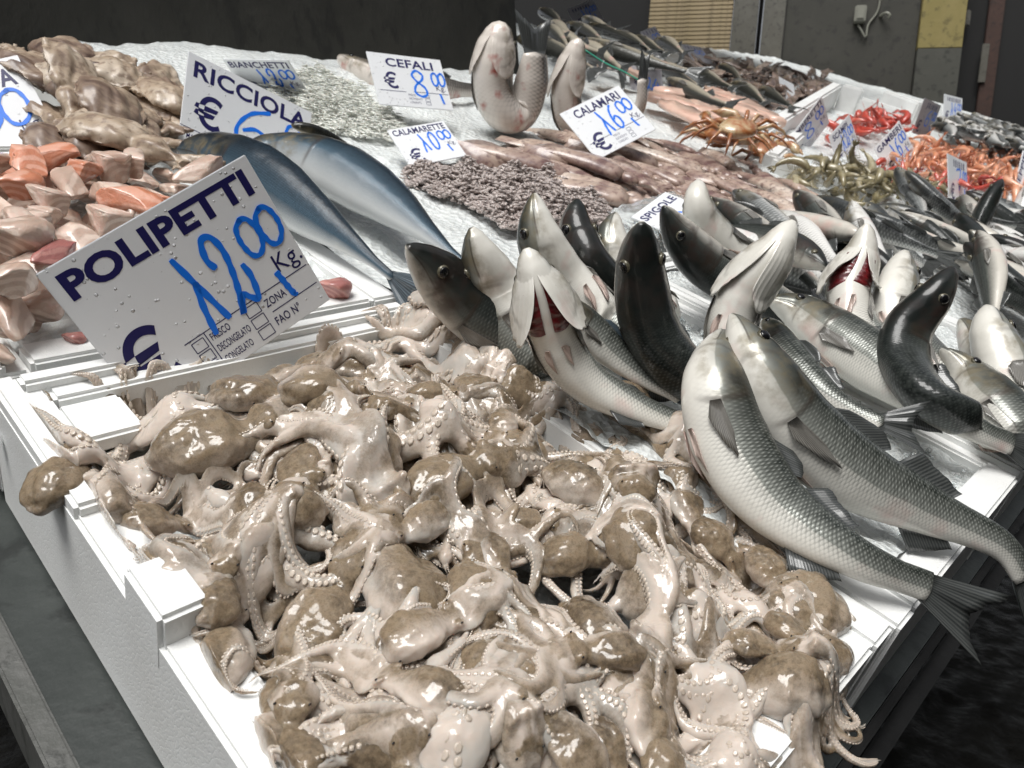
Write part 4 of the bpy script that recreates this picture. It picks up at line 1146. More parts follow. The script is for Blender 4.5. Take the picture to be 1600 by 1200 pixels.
bass([(1091, 281, .135), (1090, 318, .11), (1105, 355, .08), (1150, 395, .05), (1220, 430, .035)], [(-.3, .2, 1), (-.4, .5, .8)],
     'pale throated sea bass head standing beside the flat spigole card', fat=.95)
bass([(1240, 345, .175), (1205, 400, .140), (1160, 460, .095), (1145, 525, .055), (1185, 590, .035), (1260, 640, .03)], [(-.45, .05, 1), (-.5, .2, 1), (-.6, .9, .4)],
     'large pale sea bass leaning right with a dark snout and folded gill covers', gape=.25, fat=.95, plates=True)
bass([(1200, 468, .055), (1250, 490, .05), (1330, 545, .045), (1420, 608, .042), (1510, 664, .036), (1580, 695, .026)], [(-.6, 1, .3), (-.6, 1, .3)],
     'big bright scaled sea bass lying flat in the middle right', L=None, fat=1.0, tail_len=.2)
bass([(1355, 350, .150), (1345, 398, .115), (1325, 455, .075), (1345, 520, .045), (1420, 575, .035)], [(-.3, .1, 1), (-.4, .2, 1), (-.6, .8, .3)],
     'sea bass belly up with one dark red gill slit in the middle right', gape=.7, fat=.95, plates=False)
bass([(1412, 392, .120), (1405, 435, .095), (1400, 490, .065), (1430, 550, .04), (1500, 600, .03)], [(-.8, .2, .6), (-.8, .5, .4)],
     'pale sea bass head right of the one with the red gill slit', fat=.95)
bass([(1490, 418, .155), (1462, 462, .125), (1420, 515, .085), (1415, 570, .058), (1450, 622, .05), (1530, 668, .04)], [(.7, .3, -.6), (.9, .2, -.5), (.5, .8, -.6)],
     'black backed sea bass twisted in an s shape at the right', mat='bass_dark', fat=.9)
bass([(1540, 478, .100), (1550, 525, .078), (1580, 590, .05), (1625, 660, .035)], [(-.8, .3, .6), (-.8, .6, .5)],
     'pale sea bass head near the right edge of the picture', fat=1.05)
bass([(1195, 500, .05), (1225, 555, .045), (1275, 605, .042), (1330, 640, .04), (1375, 660, .042)], [(-.6, 1, .2), (-.5, 1, .3)],
     'sea bass under the big flat one, forked tail raised over the ice', L=None, fat=.95, taildir=imgdir(1, .12, .25), tail_len=.22, tail_spread=1.1)
bass([(1470, 545, .06), (1510, 585, .045), (1555, 640, .035), (1600, 700, .02)], [(-.6, .8, .3), (-.6, .8, .3)],
     'silver sea bass lying behind the big scaled one at the right', fat=.9)
bass([(1500, 500, .06), (1545, 560, .045), (1590, 630, .035), (1630, 690, .02)], [(-.6, .8, .3), (-.6, .8, .3)],
     'silver sea bass partly under the pale head at the right edge', fat=.9)

# two amberjack on the ice
GJ = 'two amberjack on the ice behind the large card'
make_fish('amberjack', pts([(276, 232, .035), (330, 240, .042), (410, 280, .045), (490, 338, .038), (560, 390, .030), (612, 432, .020)]), [imgdir(-.5, 1, -.35), imgdir(-.6, 1, -.25)],
          'blue backed amberjack at the left on the ice, its head by the ricciola card', GJ, prof='jack', mat='jack', fat=.84, plates=False, fin='fin_blue', fins=('tail', 'noeye', 'pectoral'), tail_len=.15)
make_fish('amberjack', pts([(372, 240, .035), (432, 238, .042), (510, 258, .045), (590, 305, .04), (665, 362, .032), (725, 412, .02)]), [imgdir(-.9, 1, .5), imgdir(-.9, 1, .55)],
          'silver bellied amberjack at the right with its head behind the other one', GJ, prof='jack', mat='jack', fat=.88, plates=False, fin='fin_blue', fins=('tail', 'noeye'), tail_len=.15)
make_fish('brown_fish', pts([(455, 195, .06), (490, 205, .055), (530, 225, .04), (560, 245, .02)]), [imgdir(-.3, .6, -.6)],
          'brown tail end of a fish sticking out behind the ricciola card', None, prof='mullet', mat='mackerel', fat=.9, fins=('tail',), detail=0)
# mullet: one lying behind its card, two tied upright
make_fish('grey_mullet', pts([(528, 90, .045), (560, 108, .035), (620, 128, .03), (690, 138, .025), (745, 142, .02)]), [imgdir(-.5, 1, .4)],
          'pinkish mullet lying behind the cefali card', None, prof='mullet', mat='mullet', plates=False, fat=.8, fins=('tail', 'dorsal'))
b0 = at(800, 185, .03)
def stand(u, v, back=0.): 
    p = over(u, v, b0); r = ray(u, v); return p + r / np.linalg.norm(r) * back
make_fish('grey_mullet', np.array([stand(785, 34), stand(774, 80), stand(770, 135), stand(784, 172), stand(812, 176, .03), stand(828, 138, .04), stand(836, 84, .04)]), [imgdir(-.35, 0, 1), imgdir(-.3, .1, 1), imgdir(-.1, .6, .8), imgdir(-.5, .2, .8), imgdir(-.75, .2, .6)],
          'mullet tied up with its tail fin standing beside its own head', 'mullet tied upright', prof='mullet_tied', mat='mullet', fat=1.4, gape=.3, taildir=imgdir(-.05, -1, .1), tail_len=.24, fins=('tail', 'pectoral'))
b0 = at(905, 190, .03)
make_fish('grey_mullet', np.array([stand(905, 60), stand(892, 105), stand(884, 155), stand(900, 195), stand(960, 205), stand(998, 170), stand(1004, 125)]), [imgdir(-.25, 0, 1), imgdir(-.3, .1, 1), imgdir(0, .6, .8), imgdir(0, 0, 1), imgdir(-.6, 0, .8)],
          'white throated mullet tied upright behind the calamari card', 'mullet tied upright', prof='mullet', mat='mullet', fat=.95, gape=.4, taildir=imgdir(.1, -1, .05), tail_len=.16, tail_spread=.35, fins=('tail', 'pectoral'))
V, F = tube(crom([stand(914, 78), stand(945, 98), stand(975, 112), stand(1000, 126)], 16)[0], .0016, 5)
tag(obj('string', mesh_np('string', V, F), M['string']), 'thin green string tied from the mullet head to its tail', 'string')

# heaps of smaller fish behind, copied from a few shaped ones
def proto_fish(mat, bend, seed, prof='bass', L=.24, fat=1.0, fin='fin', up=0.):
    sp = [np.array([-(t - .5) * L, bend * (t - .5)**2 * L * 4 * .1, .5 * up * (1 - t)**3]) for t in np.linspace(0, 1, 6)]
    rt = empty('silver_fish', (0, 0, 0))
    make_fish('silver_fish', np.array(sp), [np.array([0, -1., 0])], None, None, prof=prof, mat=mat, fat=fat, detail=0, fins=('tail', 'dorsal', 'pectoral', 'anal'), fin=fin, root=None)
    bpy.data.objects.remove(rt)
    o = [x for x in scene.objects if x.parent is None and x.name.startswith('silver_fish')][-1]
    return o
def place_fish(o, first, p, d, roll, name, label, cat, group, sc=1.0):
    """o lies along -x..x with the snout at +x and its belly towards -y"""
    c = o if first else copy_tree(o)
    base = c.name
    c.name = name
    X = nrm(d); Z = nrm(np.array([0, 0, 1.0]) - X * X[2]); Y = np.cross(Z, X)
    Y2 = Y * math.cos(roll) + Z * math.sin(roll); Z2 = np.cross(X, Y2)
    m = Matrix.Identity(4)
    for i in range(3): m[i][0], m[i][1], m[i][2], m[i][3] = X[i] * sc, Y2[i] * sc, Z2[i] * sc, p[i]
    c.matrix_world = m
    tag(c, label, cat, group); return c

# ================================================================== CHUNKS, CUTTLEFISH, SQUID, SHELLFISH
def inpoly(x, y, poly):
    c = False; n = len(poly)
    for i in range(n):
        x0, y0 = poly[i]; x1, y1 = poly[(i + 1) % n]
        if (y0 > y) != (y1 > y) and x < (x1 - x0) * (y - y0) / (y1 - y0) + x0: c = not c
    return c
TH = Heights(0, 6.6, 0, 3.4, .008, -.006)
def scatter(poly, step, h=.0):
    """points on the stall whose image lies in the polygon, as pixel pairs, far ones first"""
    us = [p[0] for p in poly]; vs = [p[1] for p in poly]; out = []
    v = min(vs)
    while v < max(vs):
        u = min(us) + rng.uniform(0, step[0])
        while u < max(us):
            uu, vv = u + rng.uniform(-.3, .3) * step[0], v + rng.uniform(-.3, .3) * step[1]
            if inpoly(uu, vv, poly): out.append((uu, vv))
            u += step[0]
        v += step[1]
    return out
def orient(o, p, yaw, pitch=0., roll=0., sc=1.):
    o.location = Vector([float(q) for q in p]); o.rotation_euler = (roll, pitch, yaw); o.scale = (sc, sc, sc)

# fish chunks: cut blocks with one curved skin side
def chunk_mesh(seed, dims):
    bm = bmesh.new(); bmesh.ops.create_icosphere(bm, subdivisions=4, radius=1)
    rr = np.random.default_rng(seed + 5); cuts = [(nrm(rr.normal(size=3)), rr.uniform(.48, .66)) for _ in range(6)]
    for v in bm.verts:
        c = np.array(v.co); c = np.sign(c) * np.abs(c)**.62
        c = c * (1 + .18 * nz(c, 1.1, seed) + .05 * nz(c, 3.5, seed))
        for n_, d_ in cuts:
            e = c @ n_ - d_
            if e > 0: c = c - n_ * e * .97
        c = c + .05 * nz(c, 6, seed + 2) * np.array([1, 1, 1.]) * .5
        c[1] += .22 * math.cos(c[0] * 1.6 + seed); c[0] += .15 * c[2]
        v.co = Vector((c[0] * dims[0] * .58, c[1] * dims[1] * .58, (c[2] + .85) * dims[2] * .58))
    me = bpy.data.meshes.new('chunk'); bm.to_mesh(me); bm.free()
    me.polygons.foreach_set('use_smooth', np.full(len(me.polygons), True)); return me
CH = [chunk_mesh(i, d) for i, d in enumerate([(.044, .034, .023), (.04, .034, .025), (.056, .026, .02), (.036, .032, .027), (.048, .034, .017), (.058, .027, .019)])]
CHM = {}
def chm(ci, kind):
    k = (ci % len(CH), kind)
    if k not in CHM: CHM[k] = CH[k[0]].copy(); CHM[k].materials.append(M[kind])
    return CHM[k]
def chunk(u, v, h, kind, ci, yaw, label, group, sc=1., tilt=None):
    p = at(u, v, h); z = min(TH.drop([p], .024 * sc, .026 * sc), .060)
    o = bpy.data.objects.new('fish_chunk', chm(ci, kind)); COL.objects.link(o)
    orient(o, (p[0], p[1], max(z, .002) - .004), yaw, *(tilt or (rng.uniform(-.35, .35), rng.uniform(-.35, .35))), sc)
    tag(o, label, 'fish chunk', group); return o
GC = 'chunks of fish in the box behind the large card'
for x, y in [(a, b) for a in np.linspace(.17, .42, 7) for b in np.linspace(.72, 1.08, 8)]:
    if x + .55 * (1.08 - y) > .52: continue
    i, j = TH.idx(x, y); TH.H[i - 3:i + 4, j - 3:j + 4] = .028 * smoothstep(.66, .85, y)
poly = [(-60, 285), (20, 262), (120, 255), (250, 258), (330, 275), (330, 330), (250, 350), (120, 420), (60, 470), (40, 500), (-60, 500)]
for u, v in scatter(poly, (46, 27)):
    o_ = rng.random(); kind = 'salmon' if (v < 300 and u < 170 and o_ < .6) or o_ < .04 else 'sword'
    chunk(u, v, .03, kind, rng.integers(0, 6), rng.uniform(0, 3.1), 'orange salmon chunk in the heap behind the large card' if kind == 'salmon' else 'beige pink fish chunk in the heap behind the large card', 'orange salmon chunks in the heap' if kind == 'salmon' else 'beige fish chunks in the heap', rng.uniform(.85, 1.1))
for u, v, kind, ci, lb in [
    (40, 268, 'salmon', 1, 'orange salmon piece under the left price card'), (85, 262, 'salmon', 4, 'salmon piece with grey skin topmost in the heap'), (20, 300, 'salmon', 3, 'bright orange salmon lump at the left edge'),
    (130, 285, 'salmon', 0, 'salmon wedge right of the skin covered piece'), (185, 270, 'sword', 2, 'long beige strip of fish at the top right of the heap'), (235, 285, 'sword', 5, 'beige chunk with a frayed end at the right of the heap'),
    (120, 300, 'sword', 2, 'pale beige strip across the middle of the heap'), (175, 312, 'sword', 4, 'grey skinned beige chunk in the middle of the heap'), (225, 315, 'salmon', 2, 'orange strip right of the grey skinned chunk'),
    (70, 345, 'sword', 0, 'beige chunk with ring grain in the left middle'), (130, 360, 'sword', 1, 'large ring grained chunk beside the edge of the card'), (40, 385, 'sword', 0, 'pale chunk above the lowest ones'), (35, 420, 'sword', 1, 'chunk resting just left of the card corner'),
    (170, 345, 'sword', 0, 'beige chunk partly behind the card name'), (205, 330, 'salmon', 4, 'reddish lump behind the card name')]:
    chunk(u, v, .055, kind, ci, rng.uniform(0, 3.1), lb, GC, 1.05)
chunk(32, 470, .015, 'sword', 3, .6, 'squarish pink beige chunk in front of the heap, left of the large card', GC, 1.15, (0, 0))
chunk(95, 498, .008, 'tuna', 2, .9, 'small pink chunk just left of the large card corner', GC, .75, (0, 0))
chunk(115, 528, .004, 'tuna', 3, .3, 'tiny pink scrap on the ice by the card edge', GC, .4, (0, 0))
chunk(519, 447, .012, 'tuna', 3, .5, 'dark pink cube of fish beside the right corner of the large card', GC, .8, (0, 0))

# cuttlefish
def cuttle_mesh(seed, L=.14):
    r = np.random.default_rng(seed); t = np.linspace(0, 1, 14)
    rad = np.interp(t, [0, .08, .35, .7, .92, 1], [.024, .034, .044, .038, .018, .003]) * r.uniform(.85, 1.1)
    P = np.stack([t * L, r.uniform(-1.5, 1.5) * (t * L)**2, rad * .5 + .004], 1)
    parts = [tube(P, rad, 20, (1, .36)), ellipsoid((-.018, 0, .017), (.026, .023, .016), 8, 12)]
    # fin skirt
    for sg in (1, -1):
        a = np.stack([P[:, 0], P[:, 1] + sg * rad * .9, P[:, 2] - .004], 1); b = a + np.stack([0 * t, sg * .014 * np.sin(math.pi * np.clip(t * 1.02, 0, 1))**.5, .004 * np.sin(t * 26 + seed)], 1)
        V = np.vstack([a, b, a + [0, 0, .004], b + [0, 0, .0035]]); n = 14; F = []
        for i in range(n - 1):
            F += [(i, n + i, n + i + 1, i + 1), (2 * n + i, 2 * n + i + 1, 3 * n + i + 1, 3 * n + i), (n + i, 3 * n + i, 3 * n + i + 1, n + i + 1), (i, i + 1, 2 * n + i + 1, 2 * n + i)]
        F += [(0, 2 * n, 3 * n, n), (n - 1, 2 * n - 1, 4 * n - 1, 3 * n - 1)]
        parts.append((V, F))
    for k in range(8):
        f = (k - 3.5) / 3.5; s = np.linspace(0, 1, 14); th = math.pi + f * .5 + r.uniform(-1.5, 1.5) * s**2; ds = .006 * r.uniform(.8, 1.2)
        A = np.stack([-.028 + np.cumsum(np.cos(th) * ds), f * .014 + np.cumsum(np.sin(th) * ds), .014 - .006 * s + .004 * (k % 2)], 1)
        parts.append(tube(A, .0068 * (1 - s)**.6 + .001, 7))
    V, F = join(parts); V, N, q_ = remesh(V, F, .0032, 4)
    o = np.array([.010 * nz(v, 20, seed) + .005 * nz(v * np.array([.3, 1.4, 1.4]), 60, seed) for v in V]); V = V + N * o[:, None]
    return mesh_np('cuttlefish', V, q_)
CT = [cuttle_mesh(50 + i) for i in range(6)]
for o_ in CT: o_.materials.append(M['cuttle'])
# heap floor rises to the wall
gx2, gy2 = TH.xy(); k_ = (gx2 > .17) & (gx2 < .56) & (gy2 > 1.15) & (gy2 < 1.62)
TH.H[k_] = (.0 + .07 * smoothstep(1.15, 1.42, gy2) * smoothstep(.60, .44, gx2))[k_]
def cut(u, v, h, an, ci, label, sc=1., roll=0., pitch=0.):
    p = at(u, v, h); a_ = at(u + 5 * math.cos(R(an)), v + 5 * math.sin(R(an)), h); yaw = math.atan2(a_[1] - p[1], a_[0] - p[0])
    dx, dy = math.cos(yaw) * .05, math.sin(yaw) * .05
    z = min(TH.drop([(p[0], p[1]), (p[0] + dx, p[1] + dy)], .03, .026, .6), .052)
    sc = sc * .86; o = obj('cuttlefish', CT[ci % 6]); orient(o, (p[0] - dx * .6, p[1] - dy * .6, z - .004), yaw, pitch * .5, roll * .7, sc)
    tag(o, label, 'cuttlefish', 'cuttlefish heaped by the dark wall')
lay = scatter([(40, 130), (110, 100), (255, 120), (265, 190), (150, 215), (60, 190)], (46, 24))
for i, (u, v) in enumerate(lay):
    cut(u, v, .035, rng.uniform(20, 70) + 180 * (i % 2), i, 'dark brown wet cuttlefish low in the heap by the stone wall', 1.0, rng.uniform(-.4, .4), rng.uniform(-.25, .25))
for u, v, an, ci, lb, rl, pt in [(205, 150, 215, 0, 'tan cuttlefish lying in the middle of the heap with its arms to the right', .1, .1), (165, 165, 240, 1, 'dark purple cuttlefish left of the tan one', .5, -.3), (100, 120, 270, 2, 'cuttlefish with its mantle flap standing up highest at the left', .9, -.7),
    (225, 130, 25, 3, 'grey cuttlefish behind the tan one', .2, .1), (240, 125, 30, 4, 'olive cuttlefish at the right end of the heap', .1, 0), (140, 200, 300, 5, 'cuttlefish hanging its folded edge at the front of the heap', .8, .2), (190, 200, 200, 0, 'cuttlefish head and arms spread at the front right', 0, .1), (85, 190, 250, 1, 'striped cuttlefish beside the left price card', .4, .1), (60, 110, 200, 2, 'dark cuttlefish at the back left by the foam rim', .2, -.2), (160, 110, 190, 4, 'brown cuttlefish topmost at the back', .3, -.3), (235, 110, 340, 3, 'small cuttlefish with one pale flap raised at the back right', .6, -.5)]:
    cut(u, v, .075, an, ci, lb, 1.0, rl, pt)

# squid: mantle, two fins, head with arms
def squid_mesh(seed, L=.17):
    r = np.random.default_rng(seed); t = np.linspace(0, 1, 14)
    rad = np.interp(t, [0, .06, .3, .6, .85, 1], [.014, .018, .020, .016, .008, .0015])
    P = np.stack([t * L, r.uniform(-.8, .8) * (t * L)**2, rad * .55], 1); parts = [tube(P, rad, 14, (1, .55))]
    for sg in (1, -1):
        tt = np.linspace(.48, .98, 8); c = np.stack([np.interp(tt, t, P[:, k]) for k in range(3)], 1); w_ = np.sin(math.pi * (tt - .48) / .52)**.8 * .030
        a = c.copy(); a[:, 2] += .004; b = c + np.stack([0 * tt, sg * (w_ + .008), 0 * tt], 1); b[:, 2] -= .006
        n = 8; V = np.vstack([a, b, a + [0, 0, .0022], b + [0, 0, .0018]]); F = []
        for i in range(n - 1): F += [(i, n + i, n + i + 1, i + 1), (2 * n + i, 2 * n + i + 1, 3 * n + i + 1, 3 * n + i), (n + i, 3 * n + i, 3 * n + i + 1, n + i + 1)]
        parts.append((V, F))
    parts.append(ellipsoid((-.014, 0, .009), (.017, .0115, .0085), 8, 12))
    for k in range(8):
        f = (k - 3.5) / 3.5; s = np.linspace(0, 1, 8); th = math.pi + f * .35 + r.uniform(-.6, .6) * s**2
        A = np.stack([-.024 + np.cumsum(np.cos(th) * .009), f * .010 + np.cumsum(np.sin(th) * .009), .012 - .006 * s], 1)
        parts.append(tube(A, .0045 * (1 - s)**.7 + .0008, 5))
    return join(parts)
SQ = []
for i in range(5):
    V, F = squid_mesh(70 + i); SQ.append(mesh_np('squid', V, F)); SQ[-1].materials.append(M['squid'])
SQB = [m.copy() for m in SQ]
for m in SQB: m.materials.clear(); m.materials.append(M['squid_brown'])
def lay_on(name, meshes, i, u, v, h, an, label, cat, group, rad, th, half, sc=1., jit=.12, q=.6, cap=.045):
    p = at(u, v, h); a_ = at(u + 4 * math.cos(R(an)), v + 4 * math.sin(R(an)), h); yaw = math.atan2(a_[1] - p[1], a_[0] - p[0])
    dx, dy = math.cos(yaw) * half * sc, math.sin(yaw) * half * sc
    z = TH.drop([(p[0] - dx * .7, p[1] - dy * .7), (p[0], p[1]), (p[0] + dx * .7, p[1] + dy * .7)], rad * sc, th * sc, q)
    if z > cap: z = cap - rng.uniform(0, .02); ii, jj = TH.idx(p[0], p[1]); TH.H[ii-9:ii+10, jj-9:jj+10] = np.minimum(TH.H[ii-9:ii+10, jj-9:jj+10], cap)
    o = obj(name, meshes[i % len(meshes)]); orient(o, (p[0], p[1], z - .002), yaw, rng.uniform(-jit, jit), rng.uniform(-jit, jit) * 3, sc)
    tag(o, label, cat, group); return o
GS = 'squid laid in rows behind the sea bass'
for i, (u, v) in enumerate(scatter([(835, 235), (900, 222), (1010, 222), (1160, 245), (1240, 285), (1330, 325), (1290, 345), (1180, 330), (1060, 312), (990, 305), (900, 270)], (44, 15))):
    lay_on('squid', SQ, i, u, v, .01, rng.uniform(12, 32) + (180 if rng.random() < .75 else 0), 'mottled pink squid laid in the row behind the sea bass heads', 'squid', GS, .02, .020, .05, rng.uniform(.95, 1.25))
lay_on('squid', SQ, 0, 890, 262, .02, 192, 'long orange tan squid at the front left of the squid rows', 'squid', GS, .02, .02, .05, 1.3)
lay_on('squid', SQ, 1, 985, 300, .02, 195, 'yellowish squid touching the bag of the spigole card', 'squid', GS, .02, .02, .05, 1.35)
# brown squid heap at the far end
TH2 = (gx2 > 3.4) & (gx2 < 6.5) & (gy2 > 1.5) & (gy2 < 3.2)
for i, (u, v) in enumerate(scatter([(1060, 70), (1150, 82), (1210, 92), (1290, 108), (1315, 128), (1230, 150), (1180, 140), (1100, 105)], (15, 5))):
    lay_on('squid', SQB, i, u, v, .05, rng.uniform(0, 360), 'wet brown squid in the far heap before the tan shutter', 'squid', 'brown squid in the far heap', .03, .025, .07, 1.25, .3, .6, .09)
# long dark fish on the far tray, and dark mackerel
PF = {}
PF['silver'] = [proto_fish('bass_small', b, 0, L=.25, fat=.98, up=u_) for b, u_ in ((.5, .02), (-.7, .04), (.1, .0))]
PF['dark'] = [proto_fish('bass_dark', b, 0, L=.27, fat=.95, up=u_) for b, u_ in ((.4, .04), (-.5, .0))]
PF['mack'] = [proto_fish('mackerel', b, 0, L=.34, fat=.72) for b in (.3, -.2)]
USED = set()
def small(key, i, u, v, h, an, roll, sc, name, label, cat, group, tilt=0., head=True):
    pr = PF[key][i % len(PF[key])]; p = at(u, v, h)
    a_ = at(u + 5 * math.cos(R(an)), v + 5 * math.sin(R(an)), h); d = nrm(a_ - p); d = nrm(d + np.array([0, 0, tilt]))
    first = pr.name not in USED and (key, i % len(PF[key])) not in USED
    place_fish(pr, first, p, d, roll, name, label, cat, group, sc); USED.add((key, i % len(PF[key])))
GF = 'small silver fish heaped at the right'
heap = scatter([(1150, 350), (1250, 355), (1340, 348), (1450, 335), (1600, 335), (1640, 380), (1640, 520), (1560, 470), (1480, 405), (1400, 395), (1300, 385), (1210, 420), (1150, 400)], (46, 24))
GH = Heights(.9, 3.2, 0, 1.0, .01, .0)
for i, (u, v) in enumerate(heap):
    p = at(u, v, .02); z = min(GH.drop([p], .035, .022, .6), .035)
    k = 'dark' if rng.random() < .3 else 'silver'
    small(k, i, u, v, z + .028, rng.choice([205, 212, 220, 198, 30]), R(rng.uniform(-70, 110)), rng.uniform(.9, 1.15), 'silver_fish' if k == 'silver' else 'dark_fish', 'silver white fish in the heap at the right' if k == 'silver' else 'dark backed fish in the silver heap at the right', 'fish', GF if k == 'silver' else 'dark backed fish in the silver heap', rng.uniform(-.05, .25))
for u, v, an, key, roll, tl, lb in [(1515, 345, 250, 'dark', 80, .9, 'dark fish with its wide open black mouth above the heap'), (1600, 310, 262, 'silver', 160, 1.2, 'pale fish head standing at the right edge under the seppie card'), (1460, 330, 200, 'silver', 30, .3, 'silver fish just left of the open mouthed one'), (1420, 312, 215, 'silver', 0, .2, 'silver fish beside the green shrimps'),
    (1560, 440, 232, 'dark', -60, .4, 'dark mottled fish at the right behind the twisted bass'), (1545, 310, 205, 'silver', 140, 0, 'white bellied fish below the small seven euro card'), (1585, 325, 208, 'silver', 140, 0, 'white bellied fish at the right edge of the picture')]:
    small(key, 0, u, v, .055, an, R(roll), .9, 'silver_fish' if key == 'silver' else 'dark_fish', lb, 'fish', GF, tl)
for i, (u, v, an) in enumerate([(1060, 118, 205), (1110, 130, 208), (1140, 120, 212), (1085, 150, 205), (1170, 150, 210), (1205, 160, 212), (1030, 105, 200)]):
    small('mack', i, u, v, .04, an, R(-60 + 25 * (i % 3)), 1.15, 'mackerel', 'dark mackerel lying %s behind the pink fillets' % ['first from the left', 'in the middle', 'far back', 'closest', 'toward the right', 'last on the right', 'by the blue written card'][i], 'fish', 'dark mackerel behind the pink fillets')
for i, (u, v) in enumerate([(860, 35), (885, 50), (915, 58), (950, 62), (985, 72), (900, 72), (870, 62), (1010, 80), (940, 85), (980, 95), (1050, 75), (935, 45), (865, 90)]):
    small('mack', i, u, v, .12, 205 + rng.uniform(-8, 8), R(rng.uniform(-90, 20)), 1.15, 'tray_fish', 'long dark shiny fish on the tray before the black opening', 'fish', 'long dark fish on the far tray')

# pink fillets: flat tapered slabs
def slab(name, spine, wid, thick, mat, label, cat, group):
    P, _ = crom(spine, 16); n = 16; T = np.gradient(P, axis=0); V = []
    for i in range(n):
        t = nrm(T[i]); s = nrm(np.cross(t, [0, 0, 1.])); k = i / (n - 1); w_ = wid * (.25 + .75 * math.sin(math.pi * min(.97, .12 + k * .85))**.6)
        for j in range(14):
            a = 2 * math.pi * j / 14; c_, s_ = math.cos(a), math.sin(a)
            V.append(P[i] + s * w_ * math.copysign(abs(c_)**.7, c_) + np.array([0, 0, thick * (.5 + .5 * math.copysign(abs(s_)**.8, s_)) * (1 + .35 * nz((k * 4, j, 1), 1.7))]))
    loc = P[8]; F = grid_faces(n, 14); F += [tuple(range(14))[::-1], tuple(range((n - 1) * 14, n * 14))]
    o = obj(name, mesh_np(name, np.array(V) - loc, F), M[mat], None, loc); tag(o, label, cat, group)
for a_, b_, c_, lb in [((1010, 158), (1080, 175), (1150, 200), 'pink fillet at the left front by the calamari card'), ((1030, 150), (1110, 160), (1190, 195), 'long pink fillet in the middle'), ((1075, 168), (1120, 190), (1175, 212), 'pink fillet touching the brown crabs'), ((1100, 150), (1150, 165), (1215, 200), 'pink fillet farthest back'), ((1110, 148), (1128, 158), (1150, 170), 'short pink fillet lying on the others'), ((1040, 170), (1090, 195), (1130, 212), 'pink fillet nearest the squid')]:
    slab('fillet', [at(*a_, .02), at(*b_, .02), at(*c_, .02)], .055, .03, 'fillet', lb, 'fillet', 'pink fillets on the ice')
slab('fillet', [at(930, 105, .06), at(960, 112, .05), at(1005, 128, .03)], .05, .03, 'fillet', 'pale fillet lying beyond the green string', 'fillet', 'pink fillets on the ice')

# baby squid and whitebait heaps: small bodies nobody could count
def strands(name, poly, n, ln, rad, mat, label, cat, bank, h=.012):
    parts = []; k = 0
    zmin, zmax = min(p[1] for p in poly), max(p[1] for p in poly); xmin, xmax = min(p[0] for p in poly), max(p[0] for p in poly)
    while k < n:
        u, v = rng.uniform(xmin, xmax), rng.uniform(zmin, zmax)
        if not inpoly(u, v, poly): continue
        p = at(u, v, h); e = 1.
        dd = min(math.hypot(u - q[0], (v - q[1]) * 2) for q in poly)
        zz = bank(p[0], p[1]) + rng.uniform(0, .030) * min(1, dd / 45) * (.6 + .6 * abs(nz((p[0], p[1], 0), 18)) * 2)
        a = rng.uniform(0, 6.28); L = ln * rng.uniform(.6, 1.3); t = np.linspace(-1, 1, 5)
        A = np.stack([p[0] + np.cos(a + t * rng.uniform(-.9, .9)) * t * L, p[1] + np.sin(a + t * rng.uniform(-.9, .9)) * t * L, zz + rad + rng.uniform(-.3, .5) * t * rad * 2], 1)
        parts.append(tube(A, rad * rng.uniform(.7, 1.2) * np.array([.3, .9, 1, .75, .25]), 5)); k += 1
    V, F = join(parts); o = obj(name, mesh_np(name, V, F), M[mat]); tag(o, label, cat, kind='stuff')
strands('baby_squid_heap', [(628, 252), (700, 246), (770, 250), (830, 252), (900, 285), (960, 315), (955, 345), (900, 340), (830, 350), (790, 340), (740, 310), (680, 290), (640, 275)], 6500, .0062, .0026, 'mush', 'grey brown heap of tiny baby squid on the ice', 'baby squid', lambda x, y: -.006)
strands('whitebait_heap', [(405, 135), (450, 128), (540, 135), (590, 160), (640, 185), (610, 205), (560, 200), (500, 190), (440, 160)], 2600, .010, .0017, 'bait', 'pale heap of tiny whitebait on the ice', 'whitebait', lambda x, y: ice_base(x, y) + .004)

# shrimps
def shrimp_mesh(seed, L=.09, claws=False):
    r = np.random.default_rng(seed); n = 15; t = np.linspace(0, 1, n); cv = r.uniform(1.4, 2.6)
    th = cv * (t - .35); ds = L / n
    X = np.cumsum(np.cos(th) * ds); Y = np.cumsum(np.sin(th) * ds)
    rad = np.interp(t, [0, .1, .3, .45, .8, .95, 1], [.0015, .0065, .0088, .0082, .0055, .0035, .002]) * (1 + .10 * (np.arange(n) % 2))
    P = np.stack([X, Y, np.full(n, .008)], 1); parts = [tube(P, rad, 8)]
    tp = P[-1]; d = nrm(P[-1] - P[-3]); s = np.cross(d, [0, 0, 1.])
    for k in (-1, -.4, .4, 1):
        q = nrm(d + s * k * .6); parts.append(tube([tp, tp + q * .008, tp + q * .017], [.0022, .0032, .001], 4, (1, .4)))
    for k in range(8):
        i = 2 + k; q = P[i] + np.array([0, 0, -.003]); o = nrm(np.cross([0, 0, 1.], P[i + 1] - P[i - 1])); 
        parts.append(tube([q, q + o * .012 * r.uniform(.8, 1.2) + [.002, 0, 0], q + o * .018 + [.006 * r.uniform(-1, 1), 0, -.003]], [.0012, .0009, .0004], 3))
    for k in range(3):
        a = r.uniform(-.7, .7) + math.pi; parts.append(tube([P[0], P[0] + [.025 * math.cos(a), .025 * math.sin(a), .004], P[0] + [.05 * math.cos(a + .3), .05 * math.sin(a + .3), 0]], [.0008, .0006, .0003], 3))
    if claws:
        for sg in (1, -1):
            b = P[1]; parts.append(tube([b, b + [-.02, sg * .012, 0], b + [-.038, sg * .014, 0], b + [-.06, sg * .008, 0]], [.0025, .0032, .0042, .001], 5))
    return join(parts)
SH = {}
